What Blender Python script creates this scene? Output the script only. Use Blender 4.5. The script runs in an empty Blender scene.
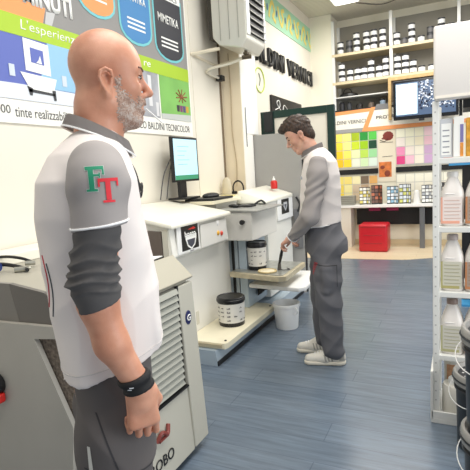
import bpy, bmesh, math, random
import numpy as np
from mathutils import Vector, Matrix, Quaternion
from mathutils.bvhtree import BVHTree
random.seed(7)
SC = bpy.context.scene
COL = SC.collection
PI = math.pi

# ------------------------------------------------------------------ camera
F_PX = 471.0
cam_data = bpy.data.cameras.new('camera')
cam = bpy.data.objects.new('camera', cam_data)
COL.objects.link(cam)
cam_data.sensor_fit = 'HORIZONTAL'
cam_data.sensor_width = 36.0
cam_data.lens = 36.0 * F_PX / 470.0
cam_data.clip_start = 0.02
R = ((0.90256974, 0.00390194, -0.43052599),
     (0.42643242, -0.14596118, 0.89266496),
     (-0.05935696, -0.98928262, -0.13340406))     # columns: image right, image down, forward
m = Matrix.Identity(4)
for i in range(3):
    m[i][0] = R[i][0]
    m[i][1] = -R[i][1]
    m[i][2] = -R[i][2]
m[2][3] = 1.45
cam.matrix_world = m
SC.camera = cam

# ------------------------------------------------------------------ light and exposure
SC.view_settings.view_transform = 'Standard'
SC.view_settings.look = 'None'
SC.view_settings.gamma = 1.0
SC.view_settings.use_curve_mapping = False
SC.view_settings.exposure = -0.33
world = bpy.data.worlds.new('world')
SC.world = world
world.use_nodes = True
bg = world.node_tree.nodes['Background']
bg.inputs[0].default_value = (0.93, 0.96, 1.0, 1)
bg.inputs[1].default_value = 0.55


def area(name, loc, target, sx, sy, power, col=(1, 1, 1)):
    l = bpy.data.lights.new(name, 'AREA')
    l.shape = 'RECTANGLE'
    l.size = sx
    l.size_y = sy
    l.energy = power
    l.color = col
    o = bpy.data.objects.new(name, l)
    COL.objects.link(o)
    o.location = loc
    d = Vector(target) - Vector(loc)
    o.rotation_euler = d.to_track_quat('-Z', 'Y').to_euler()
    return o


area('ceiling_tube_light_near', (-0.4, 1.2, 3.85), (-0.4, 1.2, 0), 1.6, 2.4, 102, (1, 0.97, 0.92))
area('ceiling_tube_light_middle', (-0.2, 4.6, 3.9), (-0.2, 4.6, 0), 1.6, 2.6, 125, (1, 0.98, 0.94))
area('ceiling_tube_light_far', (-0.6, 7.3, 3.85), (-0.6, 7.6, 0), 2.4, 1.2, 100, (1, 0.98, 0.94))
area('shop_window_light', (3.6, 1.2, 1.9), (-1.5, 3.2, 1.1), 2.6, 3.4, 165, (0.95, 0.98, 1.0))


# ------------------------------------------------------------------ materials
def lin(c):
    c = c / 255.0
    return c / 12.92 if c <= 0.04045 else ((c + 0.055) / 1.055) ** 2.4


def rgb(r, g, b):
    return (lin(r), lin(g), lin(b), 1)


MATS = {}


def mat(name, c, rough=0.5, metal=0.0, bump=0.0, bscale=60.0, var=0.0, vscale=6.0, emit=0.0, trans=0.0, aniso=None, spec=None, sss=0.0):
    if name in MATS:
        return MATS[name]
    mt = bpy.data.materials.new(name)
    mt.use_nodes = True
    nt = mt.node_tree
    p = nt.nodes['Principled BSDF']
    col = rgb(*c)
    p.inputs['Base Color'].default_value = col
    p.inputs['Roughness'].default_value = rough
    p.inputs['Metallic'].default_value = metal
    if spec is not None:
        p.inputs['Specular IOR Level'].default_value = spec
    if trans:
        p.inputs['Transmission Weight'].default_value = trans
    if sss:
        p.inputs['Subsurface Weight'].default_value = sss
        p.inputs['Subsurface Radius'].default_value = (0.012, 0.005, 0.003)
        p.inputs['Subsurface Scale'].default_value = 1.0
    if emit:
        p.inputs['Emission Color'].default_value = col
        p.inputs['Emission Strength'].default_value = emit
    if bump or var:
        tc = nt.nodes.new('ShaderNodeTexCoord')
        mp = nt.nodes.new('ShaderNodeMapping')
        nt.links.new(tc.outputs['Object'], mp.inputs[0])
        if aniso:
            mp.inputs['Scale'].default_value = aniso
    if bump:
        n = nt.nodes.new('ShaderNodeTexNoise')
        n.inputs['Scale'].default_value = bscale
        n.inputs['Detail'].default_value = 3
        nt.links.new(mp.outputs[0], n.inputs['Vector'])
        b = nt.nodes.new('ShaderNodeBump')
        b.inputs['Strength'].default_value = min(1.0, bump)
        b.inputs['Distance'].default_value = 0.02 * bump
        nt.links.new(n.outputs[0], b.inputs['Height'])
        nt.links.new(b.outputs[0], p.inputs['Normal'])
    if var:
        n2 = nt.nodes.new('ShaderNodeTexNoise')
        n2.inputs['Scale'].default_value = vscale
        n2.inputs['Detail'].default_value = 4
        nt.links.new(mp.outputs[0], n2.inputs['Vector'])
        r = nt.nodes.new('ShaderNodeValToRGB')
        r.color_ramp.elements[0].position = 0.3
        r.color_ramp.elements[1].position = 0.7
        r.color_ramp.elements[0].color = tuple(max(0, x * (1 - var)) for x in col[:3]) + (1,)
        r.color_ramp.elements[1].color = tuple(min(1, x * (1 + var)) for x in col[:3]) + (1,)
        nt.links.new(n2.outputs[0], r.inputs[0])
        nt.links.new(r.outputs[0], p.inputs['Base Color'])
    MATS[name] = mt
    return mt


def floor_mat(name, c1, c2, cm, rough, bw, rh, streak=0.35, cold=None):
    mt = bpy.data.materials.new(name)
    mt.use_nodes = True
    nt = mt.node_tree
    p = nt.nodes['Principled BSDF']
    p.inputs['Roughness'].default_value = rough
    tc = nt.nodes.new('ShaderNodeTexCoord')
    br = nt.nodes.new('ShaderNodeTexBrick')
    br.inputs['Scale'].default_value = 1.0
    br.inputs['Brick Width'].default_value = bw
    br.inputs['Row Height'].default_value = rh
    br.inputs['Mortar Size'].default_value = 0.0025
    br.inputs['Mortar Smooth'].default_value = 0.3
    br.inputs['Color1'].default_value = rgb(*c1)
    br.inputs['Color2'].default_value = rgb(*c2)
    br.inputs['Mortar'].default_value = rgb(*cm)
    nt.links.new(tc.outputs['Object'], br.inputs['Vector'])
    mp = nt.nodes.new('ShaderNodeMapping')
    mp.inputs['Scale'].default_value = (1.3, 16, 1)
    nt.links.new(tc.outputs['Object'], mp.inputs[0])
    n = nt.nodes.new('ShaderNodeTexNoise')
    n.inputs['Scale'].default_value = 2.2
    n.inputs['Detail'].default_value = 6
    n.inputs['Roughness'].default_value = 0.65
    nt.links.new(mp.outputs[0], n.inputs['Vector'])
    rp = nt.nodes.new('ShaderNodeValToRGB')
    rp.color_ramp.elements[0].position = 0.35
    rp.color_ramp.elements[0].color = (1 - streak,) * 3 + (1,)
    rp.color_ramp.elements[1].position = 0.7
    rp.color_ramp.elements[1].color = (1 + streak * 0.5,) * 3 + (1,)
    nt.links.new(n.outputs[0], rp.inputs[0])
    mx = nt.nodes.new('ShaderNodeMix')
    mx.data_type = 'RGBA'
    mx.blend_type = 'MULTIPLY'
    mx.inputs[0].default_value = 1.0
    nt.links.new(br.outputs['Color'], mx.inputs[6])
    nt.links.new(rp.outputs[0], mx.inputs[7])
    nt.links.new(mx.outputs[2], p.inputs['Base Color'])
    return mt


def stripe_mat(name, ca, cb, scale, axis='X', rough=0.6, bump=0.3):
    mt = bpy.data.materials.new(name)
    mt.use_nodes = True
    nt = mt.node_tree
    p = nt.nodes['Principled BSDF']
    p.inputs['Roughness'].default_value = rough
    tc = nt.nodes.new('ShaderNodeTexCoord')
    w = nt.nodes.new('ShaderNodeTexWave')
    w.wave_type = 'BANDS'
    w.bands_direction = axis
    w.inputs['Scale'].default_value = scale
    nt.links.new(tc.outputs['Object'], w.inputs['Vector'])
    r = nt.nodes.new('ShaderNodeValToRGB')
    r.color_ramp.elements[0].color = rgb(*ca)
    r.color_ramp.elements[1].color = rgb(*cb)
    r.color_ramp.elements[0].position = 0.0
    r.color_ramp.elements[1].position = 0.35
    nt.links.new(w.outputs[0], r.inputs[0])
    nt.links.new(r.outputs[0], p.inputs['Base Color'])
    b = nt.nodes.new('ShaderNodeBump')
    b.inputs['Strength'].default_value = bump
    b.inputs['Distance'].default_value = 0.01
    nt.links.new(w.outputs[0], b.inputs['Height'])
    nt.links.new(b.outputs[0], p.inputs['Normal'])
    MATS[name] = mt
    return mt


M_wall = mat('wall_paint', (233, 227, 213), 0.8, bump=0.08, bscale=25, var=0.03, vscale=1.5)
M_wall_far = mat('far_wall_paint', (240, 234, 216), 0.8, bump=0.05, bscale=30)
M_column = mat('column_plaster', (226, 212, 186), 0.8, bump=0.15, bscale=8, var=0.05, vscale=3)
M_colwhite = mat('column_white_face', (247, 244, 236), 0.6)
M_ceiling = stripe_mat('ceiling_ribbed_panel', (196, 190, 176), (222, 217, 204), 5.0, 'Y', 0.7, 0.25)
M_floor = floor_mat('blue_grey_plank_floor', (112, 125, 140), (102, 116, 132), (88, 100, 116), 0.27, 1.3, 0.19, 0.24)
M_woodfloor = floor_mat('pale_wood_floor', (234, 219, 190), (226, 206, 172), (196, 174, 138), 0.4, 1.2, 0.14, 0.1)
M_mwhite = mat('machine_white', (240, 238, 230), 0.35, var=0.02, vscale=3)
M_mlid = mat('machine_cream_lid', (243, 240, 226), 0.4, var=0.03, vscale=5)
M_mgrey = mat('machine_warm_grey', (172, 168, 155), 0.5, bump=0.05, bscale=200, var=0.03, vscale=4)
M_mgrey2 = mat('machine_light_grey', (176, 172, 163), 0.45, var=0.05, vscale=3)
M_band = mat('machine_dark_grey_panel', (102, 98, 93), 0.35)
M_speck = mat('speckled_brown_panel', (120, 108, 96), 0.9, bump=0.6, bscale=90, var=0.5, vscale=70)
M_slat = mat('shutter_slat_grey', (164, 165, 156), 0.4)
M_black = mat('black_plastic', (22, 22, 24), 0.4)
M_dark = mat('dark_gap', (40, 40, 42), 0.7)
M_brown = mat('dark_brown_window', (112, 101, 94), 0.3)
M_bluegrey = mat('pale_blue_grey_steel', (185, 200, 212), 0.35, metal=0.2)
M_steel = mat('brushed_steel', (178, 178, 168), 0.32, metal=0.75, var=0.1, vscale=12)
M_steel2 = mat('stained_tray_edge', (205, 194, 166), 0.4, metal=0.3, var=0.15, vscale=18)
M_cream = mat('cream_board', (240, 232, 205), 0.5, var=0.04, vscale=8)
M_white = mat('white_plastic', (245, 245, 243), 0.35)
M_paper = mat('white_paper', (246, 246, 242), 0.7)
M_red = mat('red_plastic', (205, 40, 34), 0.35)
M_orange = mat('orange_print', (240, 158, 98), 0.6)
M_lime = mat('lime_print', (172, 204, 56), 0.6)
M_gprint = mat('grey_print', (148, 146, 144), 0.6, var=0.08, vscale=1.5)
M_shelfsteel = mat('white_shelf_steel', (228, 228, 224), 0.4)
M_shelfwood = mat('shelf_edge_beige', (216, 200, 165), 0.5)
M_green = mat('dark_green_frame', (16, 48, 42), 0.35)
M_partition = mat('grey_partition', (160, 158, 154), 0.5, var=0.02)
M_glass = mat('screen_glass', (20, 22, 26), 0.15)

# ------------------------------------------------------------------ object helpers
def root_loc(o):
    v = Vector((0, 0, 0))
    while o is not None:
        v += Vector(o.location)
        o = o.parent
    return v


def thing(name, label, cat, loc=(0, 0, 0), rotz=0, group=None):
    o = bpy.data.objects.new(name, None)
    o.empty_display_size = 0.05
    COL.objects.link(o)
    o.location = loc
    o.rotation_euler = (0, 0, rotz)
    o['label'] = label
    o['category'] = cat
    if group:
        o['group'] = group
    return o


def tag(o, label, cat, group=None):
    o['label'] = label
    o['category'] = cat
    if group:
        o['group'] = group
    return o


def obj(name, bm, material, parent=None, local=False, label=None, smooth=False, origin=None):
    if parent is not None and not local:
        bmesh.ops.translate(bm, verts=bm.verts, vec=-root_loc(parent))
    if parent is None and origin is not None:
        bmesh.ops.translate(bm, verts=bm.verts, vec=-Vector(origin))
    me = bpy.data.meshes.new(name)
    bmesh.ops.recalc_face_normals(bm, faces=bm.faces)
    bm.to_mesh(me)
    bm.free()
    ms = material if isinstance(material, (list, tuple)) else [material]
    for x in ms:
        me.materials.append(x)
    if smooth:
        me.polygons.foreach_set('use_smooth', [True] * len(me.polygons))
        if smooth != 'all':
            me.set_sharp_from_angle(angle=math.radians(38))
    o = bpy.data.objects.new(name, me)
    COL.objects.link(o)
    if parent is not None:
        o.parent = parent
    elif origin is not None:
        o.location = origin
    if label:
        o['label'] = label
    return o


def dup(root, loc=None, label=None, rotz=None, group=None):
    r = root.copy()
    COL.objects.link(r)
    if loc is not None:
        r.location = loc
    if rotz is not None:
        r.rotation_euler = (0, 0, rotz)
    if label:
        r['label'] = label
    if group:
        r['group'] = group
    for ch in list(root.children):
        c = ch.copy()
        COL.objects.link(c)
        c.parent = r
        for g in list(ch.children):
            d = g.copy()
            COL.objects.link(d)
            d.parent = c
    return r


def struct(o):
    o['kind'] = 'structure'
    return o


def B():
    return bmesh.new()


def hexa(bm, pts, bev=0.0, seg=2, mi=0):
    """pts: 8 corners, bottom ring then top ring"""
    vs = [bm.verts.new(p) for p in pts]
    fs = []
    for q in ((0, 3, 2, 1), (4, 5, 6, 7), (0, 1, 5, 4), (1, 2, 6, 5), (2, 3, 7, 6), (3, 0, 4, 7)):
        f = bm.faces.new([vs[i] for i in q])
        f.material_index = mi
        fs.append(f)
    if bev > 0:
        es = list({e for f in fs for e in f.edges})
        r = bmesh.ops.bevel(bm, geom=es, offset=bev, segments=seg, profile=0.5, affect='EDGES')
        for f in r['faces']:
            f.material_index = mi
    return vs


def box(bm, lo, hi, bev=0.0, seg=2, mi=0):
    x0, y0, z0 = lo
    x1, y1, z1 = hi
    return hexa(bm, [(x0, y0, z0), (x1, y0, z0), (x1, y1, z0), (x0, y1, z0), (x0, y0, z1), (x1, y0, z1), (x1, y1, z1), (x0, y1, z1)], bev, seg, mi)


def prism(bm, pts, axis, a, b, bev=0.0, mi=0):
    """pts 2d polygon; axis 'x' -> (y,z), 'y' -> (x,z), 'z' -> (x,y)"""
    def p3(p, t):
        if axis == 'x':
            return (t, p[0], p[1])
        if axis == 'y':
            return (p[0], t, p[1])
        return (p[0], p[1], t)
    v0 = [bm.verts.new(p3(p, a)) for p in pts]
    v1 = [bm.verts.new(p3(p, b)) for p in pts]
    fs = [bm.faces.new(v0[::-1]), bm.faces.new(v1)]
    n = len(pts)
    for i in range(n):
        j = (i + 1) % n
        fs.append(bm.faces.new([v0[i], v0[j], v1[j], v1[i]]))
    for f in fs:
        f.material_index = mi
    if bev > 0:
        es = list({e for f in fs for e in f.edges})
        bmesh.ops.bevel(bm, geom=es, offset=bev, segments=2, profile=0.5, affect='EDGES')


def lathe(bm, prof, c, seg=24, mi=0, sx=1.0, sy=1.0, cap=True, pw=2.0):
    """prof list of (r, z)"""
    rings = []
    for r, z in prof:
        ring = []
        for i in range(seg):
            a = 2 * PI * i / seg
            ca, sa = math.cos(a), math.sin(a)
            k = 1.0
            if pw != 2.0:
                k = 1.0 / ((abs(ca) ** pw + abs(sa) ** pw) ** (1 / pw))
            ring.append(bm.verts.new((c[0] + r * ca * k * sx, c[1] + r * sa * k * sy, c[2] + z)))
        rings.append(ring)
    for a, b in zip(rings[:-1], rings[1:]):
        for i in range(seg):
            j = (i + 1) % seg
            f = bm.faces.new([a[i], a[j], b[j], b[i]])
            f.material_index = mi
    if cap:
        f = bm.faces.new(rings[0][::-1])
        f.material_index = mi
        f = bm.faces.new(rings[-1])
        f.material_index = mi


def tube(bm, pts, r, seg=8, closed=False, mi=0, rs=None):
    pts = [Vector(p) for p in pts]
    n = len(pts)
    rings = []
    up = Vector((0, 0, 1))
    prev = None
    for i, p in enumerate(pts):
        if closed:
            t = pts[(i + 1) % n] - pts[i - 1]
        else:
            t = pts[min(i + 1, n - 1)] - pts[max(i - 1, 0)]
        t.normalize()
        if prev is None:
            a = t.cross(up)
            if a.length < 1e-3:
                a = t.cross(Vector((1, 0, 0)))
        else:
            a = prev - t * prev.dot(t)
        a.normalize()
        prev = a
        b = t.cross(a)
        rr = rs[i] if rs else r
        rings.append([bm.verts.new(p + (a * math.cos(2 * PI * k / seg) + b * math.sin(2 * PI * k / seg)) * rr) for k in range(seg)])
    rng = range(n) if closed else range(n - 1)
    for i in rng:
        a, b = rings[i], rings[(i + 1) % n]
        for k in range(seg):
            j = (k + 1) % seg
            f = bm.faces.new([a[k], a[j], b[j], b[k]])
            f.material_index = mi
    if not closed:
        bm.faces.new(rings[0][::-1]).material_index = mi
        bm.faces.new(rings[-1]).material_index = mi


def curve_pts(ctrl, n=8):
    """Catmull-Rom through ctrl"""
    c = [Vector(p) for p in ctrl]
    c = [c[0] * 2 - c[1]] + c + [c[-1] * 2 - c[-2]]
    out = []
    for i in range(1, len(c) - 2):
        for k in range(n):
            t = k / n
            a, b, d, e = c[i - 1], c[i], c[i + 1], c[i + 2]
            out.append(0.5 * ((2 * b) + (d - a) * t + (2 * a - 5 * b + 4 * d - e) * t * t + (3 * b - a - 3 * d + e) * t ** 3))
    out.append(c[-2])
    return out


def ell(bm, c, r, seg=16, mi=0, rot=None):
    M = Matrix.Translation(c) @ (rot.to_4x4() if rot else Matrix.Identity(4)) @ Matrix.Diagonal((r[0], r[1], r[2], 1))
    res = bmesh.ops.create_uvsphere(bm, u_segments=seg, v_segments=max(6, seg // 2), radius=1.0, matrix=M)
    for v in res['verts']:
        for f in v.link_faces:
            f.material_index = mi


def text_bm(s, origin, xd, ud, width=None, height=None, extrude=0.001, bold=0.0, bm=None, res=3, slant=0.0):
    """text laid from origin (lower left) along xd, up ud; scaled to width / height"""
    cu = bpy.data.curves.new('t', 'FONT')
    cu.body = s
    cu.size = 1.0
    cu.offset = bold
    cu.resolution_u = res
    cu.shear = slant
    o = bpy.data.objects.new('t', cu)
    COL.objects.link(o)
    dg = bpy.context.evaluated_depsgraph_get()
    me = bpy.data.meshes.new_from_object(o.evaluated_get(dg))
    bpy.data.objects.remove(o)
    bpy.data.curves.remove(cu)
    t = bmesh.new()
    t.from_mesh(me)
    bpy.data.meshes.remove(me)
    xs = [v.co.x for v in t.verts]
    ys = [v.co.y for v in t.verts]
    x0, x1, y0, y1 = min(xs), max(xs), min(ys), max(ys)
    sx = (width / (x1 - x0)) if width else (height / (y1 - y0))
    sy = (height / (y1 - y0)) if height else sx
    xd = Vector(xd).normalized()
    ud = Vector(ud).normalized()
    nd = xd.cross(ud)
    geo = bmesh.ops.extrude_face_region(t, geom=list(t.faces))
    ev = {g for g in geo['geom'] if isinstance(g, bmesh.types.BMVert)}
    og = Vector(origin)
    for v in t.verts:
        d = extrude if v in ev else 0.0
        v.co = og + xd * ((v.co.x - x0) * sx) + ud * ((v.co.y - y0) * sy) + nd * d
    if bm is not None:
        tm = bpy.data.meshes.new('tmp')
        t.to_mesh(tm)
        bm.from_mesh(tm)
        bpy.data.meshes.remove(tm)
        t.free()
        return bm
    return t


YD, ZD, XD = (0, 1, 0), (0, 0, 1), (1, 0, 0)

# ------------------------------------------------------------------ the room
WX = -2.45      # left wall
BY = 9.15       # back wall
CZ = 4.08       # ceiling
bm = B(); box(bm, (WX - 0.1, -1.2, -0.05), (4.2, 7.25, 0.0)); struct(obj('floor', bm, M_floor))
bm = B()
prism(bm, [(WX - 0.1, 7.25), (-1.15, 7.25), (-0.72, 7.28), (-0.4, 7.46), (0.4, 7.7), (4.2, 7.7), (4.2, BY + 0.1), (WX - 0.1, BY + 0.1)], 'z', -0.05, 0.004)
o = struct(obj('floor', bm, M_woodfloor))
bm = B(); box(bm, (WX + 0.3, 7.25, -0.06), (4.2, 7.75, -0.001)); struct(obj('floor', bm, M_floor))
bm = B(); box(bm, (WX - 0.1, -1.2, 0), (WX, BY + 0.1, CZ)); struct(obj('wall_left', bm, M_wall))
bm = B(); box(bm, (WX, BY, 0), (4.2, BY + 0.1, CZ)); struct(obj('wall_back', bm, M_wall_far))
bm = B(); box(bm, (WX - 0.1, -1.2, CZ), (4.2, BY + 0.1, CZ + 0.06)); struct(obj('ceiling', bm, M_ceiling))
# pilaster with plastered side and white front
bm = B(); prism(bm, [(4.93, 0), (5.20, 0), (5.20, 1.86), (5.38, 1.86), (5.38, CZ), (4.93, CZ)], 'x', WX - 0.02, -2.205); struct(obj('trim_1', bm, M_column))
bm = B(); prism(bm, [(4.935, 0), (5.195, 0), (5.195, 1.865), (5.375, 1.865), (5.375, CZ - 0.002), (4.935, CZ - 0.002)], 'x', -2.206, -2.196); struct(obj('trim_2', bm, M_colwhite))
# corner pier beside the shelving
bm = B(); box(bm, (WX, 8.65, 0), (-2.06, BY, CZ)); struct(obj('trim_3', bm, M_wall_far))
# lining strip: slightly darker plaster patch between banner and pilaster
bm = B(); box(bm, (WX - 0.01, 4.30, 0), (WX + 0.006, 4.93, CZ)); struct(obj('trim_4', bm, M_wall))
bm = B(); box(bm, (WX, 4.89, 0), (WX + 0.012, 4.928, CZ)); struct(obj('trim_5', bm, mat('conduit_gap_strip', (120, 104, 84), 0.8)))  # dark strip for the conduit gap between wall and pilaster

# ceiling lamp
t = thing('ceiling_lamp', 'bright white rectangular lamp panel on the ribbed ceiling', 'lamp', (-1.6, 7.7, CZ))
bm = B(); box(bm, (-1.87, 7.15, CZ - 0.05), (-1.45, 8.13, CZ - 0.002), 0.005); obj('lamp_frame', bm, M_white, t)
bm = B(); box(bm, (-1.84, 7.18, CZ - 0.058), (-1.48, 8.10, CZ - 0.048)); obj('diffuser', bm, mat('lamp_diffuser', (255, 252, 244), 0.5, emit=4.0), t)
bm = B(); tube(bm, curve_pts([(-1.55, 8.3, CZ - 0.012), (-1.2, 8.62, CZ - 0.014), (-0.9, 8.5, CZ - 0.014), (-0.6, 8.45, CZ - 0.012)]), 0.008, 6)
tag(obj('ceiling_cable', bm, mat('grey_cable', (120, 116, 108), 0.7)), 'thin grey cable running across the ceiling above the tin shelves', 'cable')

# ------------------------------------------------------------------ banner on the left wall
ban = thing('wall_banner', 'large printed paint advertising banner with lime stripe on the left wall', 'banner', (WX, 3.0, 1.82))
X0 = WX + 0.012
bm = B(); box(bm, (WX + 0.001, 1.2, 1.82), (X0, 4.22, 3.35)); obj('banner_sheet', bm, mat('banner_white', (246, 244, 236), 0.6), ban)


def ysheet(name, pts, dx, material, parent=ban, th=0.0015):
    b = B()
    prism(b, pts, 'x', X0 + dx, X0 + dx + th)
    return obj(name, b, material, parent)


ysheet('upper_print', [(1.2, 2.47), (4.20, 2.47), (4.20, 3.35), (1.2, 3.35)], 0.0, M_gprint)
ysheet('orange_block', [(1.2, 2.47), (2.385, 2.47), (2.42, 2.57), (1.2, 2.60)], 0.002, M_orange)
ysheet('pale_slash', [(2.40, 2.47), (2.46, 2.47), (2.50, 2.56), (2.42, 2.55)], 0.004, mat('pale_grey_print', (196, 196, 196), 0.6))
ysheet('lime_stripe', [(1.2, 2.35), (4.20, 2.35), (4.20, 2.47), (1.2, 2.47)], 0.003, M_lime)
b = text_bm('MINUTI', (X0 + 0.0055, 2.24, 2.558), YD, ZD, 0.42, 0.135, 0.001, 0.045)
obj('white_headline', b, M_paper, ban)
b = text_bm('5', (X0 + 0.0055, 2.10, 2.558), YD, ZD, 0.09, 0.135, 0.001, 0.045)
obj('white_headline', b, M_paper, ban)
b = text_bm("L'esperienza del colo", (X0 + 0.005, 2.20, 2.375), YD, ZD, 0.86, 0.080, 0.001, -0.005, slant=0.1)
b = text_bm("re", (X0 + 0.005, 3.46, 2.39), YD, ZD, 0.10, 0.04, 0.001, 0.0, slant=0.1, bm=b)
obj('handwritten_slogan', b, M_paper, ban)
b = text_bm('tinte realizzabili con il sistema TINTOMETRICO BALDINI TECNICOLOR', (X0 + 0.001, 2.09, 1.86), YD, ZD, 2.07, 0.062, 0.001, 0.0)
obj('bottom_caption', b, mat('caption_grey', (84, 84, 86), 0.6), ban)
b = text_bm('+2000', (X0 + 0.001, 1.88, 1.875), YD, ZD, 0.18, 0.05, 0.001, 0.0)
obj('bottom_caption', b, mat('caption_grey', (84, 84, 86), 0.6), ban)
# bathroom picture
pic = ysheet('bathroom_picture', [(1.2, 1.965), (2.64, 1.965), (2.64, 2.35), (1.2, 2.35)], 0.001, mat('print_blue', (98, 112, 186), 0.6))
ysheet('light_blue_wall', [(2.30, 2.06), (2.64, 2.06), (2.64, 2.35), (2.40, 2.35)], 0.0028, mat('print_light_blue', (150, 196, 226), 0.6), pic)
ysheet('bathroom_floor', [(1.2, 1.965), (2.64, 1.965), (2.64, 2.055), (2.15, 2.06), (1.2, 2.04)], 0.0034, mat('print_pale_floor', (224, 230, 236), 0.6), pic)
mr = ysheet('square_mirror', [(2.205, 2.150), (2.405, 2.140), (2.405, 2.335), (2.205, 2.345)], 0.0045, M_paper, pic)
ysheet('mirror_glass', [(2.252, 2.205), (2.355, 2.200), (2.355, 2.290), (2.252, 2.295)], 0.0065, mat('print_blue', (98, 112, 186), 0.6), mr)
ysheet('mirror_shape', [(2.29, 2.207), (2.335, 2.205), (2.325, 2.255), (2.31, 2.225)], 0.0085, M_paper, mr)
ysheet('bathtub', [(2.16, 2.135), (2.45, 2.125), (2.42, 2.05), (2.38, 2.03), (2.26, 2.035), (2.21, 2.055)], 0.005, M_paper, pic)
b = B()
for q in ([(2.20, 2.055), (2.24, 2.045), (2.235, 2.00), (2.215, 2.0)], [(2.40, 2.05), (2.43, 2.05), (2.43, 1.985), (2.41, 1.985)], [(2.21, 2.04), (2.42, 2.03), (2.42, 2.015), (2.21, 2.02)]):
    prism(b, q, 'x', X0 + 0.007, X0 + 0.0078)
obj('bathtub_feet', b, mat('print_dark', (66, 66, 70), 0.6), pic)
ysheet('towel', [(2.08, 2.10), (2.12, 2.10), (2.12, 2.17), (2.08, 2.17)], 0.005, mat('print_towel', (206, 216, 228), 0.6), pic)
ysheet('towel', [(2.50, 2.09), (2.54, 2.09), (2.54, 2.16), (2.50, 2.16)], 0.005, mat('print_towel', (206, 216, 228), 0.6), pic)
# grey and green pictures
g = ysheet('grey_picture', [(2.66, 1.965), (3.66, 1.965), (3.66, 2.35), (2.66, 2.35)], 0.001, mat('print_grey_room', (170, 172, 178), 0.6, var=0.25, vscale=5))
b = B()
for y0, y1, z0, z1 in ((3.34, 3.40, 2.0, 2.26), (3.50, 3.55, 2.06, 2.32), (3.60, 3.64, 1.98, 2.10)):
    prism(b, [(y0, z0), (y1, z0), (y1, z1), (y0, z1)], 'x', X0 + 0.003, X0 + 0.004)
obj('curtain_shapes', b, mat('print_pale_curtain', (222, 222, 224), 0.6), g)
g = ysheet('green_picture', [(3.68, 1.965), (4.20, 1.965), (4.20, 2.35), (3.68, 2.35)], 0.001, mat('print_green', (128, 186, 96), 0.6, var=0.1, vscale=4))
b = B()
for i in range(9):
    a = i * 0.7
    tube(b, [(X0 + 0.004, 4.04, 2.19), (X0 + 0.004, 4.04 + 0.10 * math.cos(a), 2.20 + 0.065 * math.sin(a))], 0.006, 5)
obj('red_brown_flower', b, mat('print_flower', (150, 92, 60), 0.6), g)
for i, c in enumerate(((60, 50, 60), (130, 60, 110), (90, 70, 120), (200, 160, 60))):
    b = B(); prism(b, [(3.95 + i * 0.055, 2.05), (3.99 + i * 0.055, 2.05), (3.995 + i * 0.055, 2.11), (3.945 + i * 0.055, 2.11)], 'x', X0 + 0.003, X0 + 0.004)
    obj('plant_pot', b, mat('print_pot%d' % i, c, 0.6), g)
ysheet('pale_tabletop', [(3.68, 1.965), (4.20, 1.965), (4.20, 2.03), (3.68, 2.01)], 0.002, mat('print_table', (196, 200, 196), 0.6), g)


def tin_print(y0, y1, z0, z1, body, rim, words, sub):
    w = y1 - y0
    def outline(e):
        pts = [(y0 - e, z1 + 0.02), (y0 - e, z0 + 0.11)]
        for i in range(9):
            a = PI + PI * i / 8
            pts.append(((y0 + y1) / 2 + (w / 2 + e) * math.cos(a), z0 + 0.11 + (0.11 + e) * math.sin(a)))
        pts.append((y1 + e, z1 + 0.02))
        return pts[::-1]
    o1 = ysheet('tin_picture', outline(0.022), 0.004, rim)
    ysheet('tin_face', outline(0.0), 0.0058, body, o1)
    ysheet('tin_top', [(y0, z1 - 0.03), (y1, z1 - 0.02), (y1, z1 + 0.04), (y0, z1 + 0.03)][::1], 0.0076, M_paper, o1)
    b = text_bm(words, (X0 + 0.0078, y0 + 0.05, (z0 + z1) / 2 + 0.04), YD, ZD, w - 0.10, 0.075, 0.0006, 0.02)
    for i in range(3):
        prism(b, [(y0 + 0.08, z0 + 0.17 - i * 0.035), (y1 - 0.08, z0 + 0.17 - i * 0.035), (y1 - 0.08, z0 + 0.185 - i * 0.035), (y0 + 0.08, z0 + 0.185 - i * 0.035)], 'x', X0 + 0.0078, X0 + 0.0084)
    obj('tin_lettering', b, M_paper, o1)
    b = text_bm('VERNICI', (X0 + 0.0095, y0 + 0.06, z1 - 0.012), YD, ZD, w - 0.12, 0.035, 0.0005, 0.01)
    obj('tin_heading', b, M_black, o1)


cy = mat('print_cyan', (120, 200, 206), 0.6)
tin_print(2.74, 3.12, 2.66, 3.14, M_orange, cy, 'AMBIENTI', '')
tin_print(3.20, 3.60, 2.56, 3.10, mat('print_strong_blue', (72, 136, 192), 0.6), cy, 'QUANTIKA', '')
tin_print(3.68, 4.12, 2.51, 3.06, mat('print_charcoal', (62, 62, 68), 0.6), cy, 'MIMETIKA', '')

# ------------------------------------------------------------------ fan heater hung in front of the pilaster
h = thing('fan_heater', 'boxy grey metal fan heater with black louvres hanging high by the pilaster', 'heater', (-2.0, 4.5, 2.7))
M_hm = mat('heater_beige_metal', (222, 220, 210), 0.35, metal=0.25)
bm = B(); prism(bm, [(-2.27, 3.6), (-2.27, 2.80), (-2.20, 2.72), (-1.96, 2.66), (-1.89, 2.74), (-1.89, 3.6)][::-1], 'y', 4.46, 4.93, 0.012)
obj('casing', bm, M_hm, h)
bm = B(); box(bm, (-1.893, 4.52, 2.80), (-1.884, 4.90, 3.58)); fr = obj('louvre_opening', bm, M_black, h)
for i in range(11):
    z = 2.82 + i * 0.068
    bm = B(); hexa(bm, [(-1.885, 4.52, z), (-1.862, 4.52, z - 0.022), (-1.862, 4.90, z - 0.022), (-1.885, 4.90, z), (-1.885, 4.52, z + 0.010), (-1.862, 4.52, z - 0.012), (-1.862, 4.90, z - 0.012), (-1.885, 4.90, z + 0.010)])
    obj('louvre', bm, mat('louvre_grey', (150, 148, 142), 0.5), fr)
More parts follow.
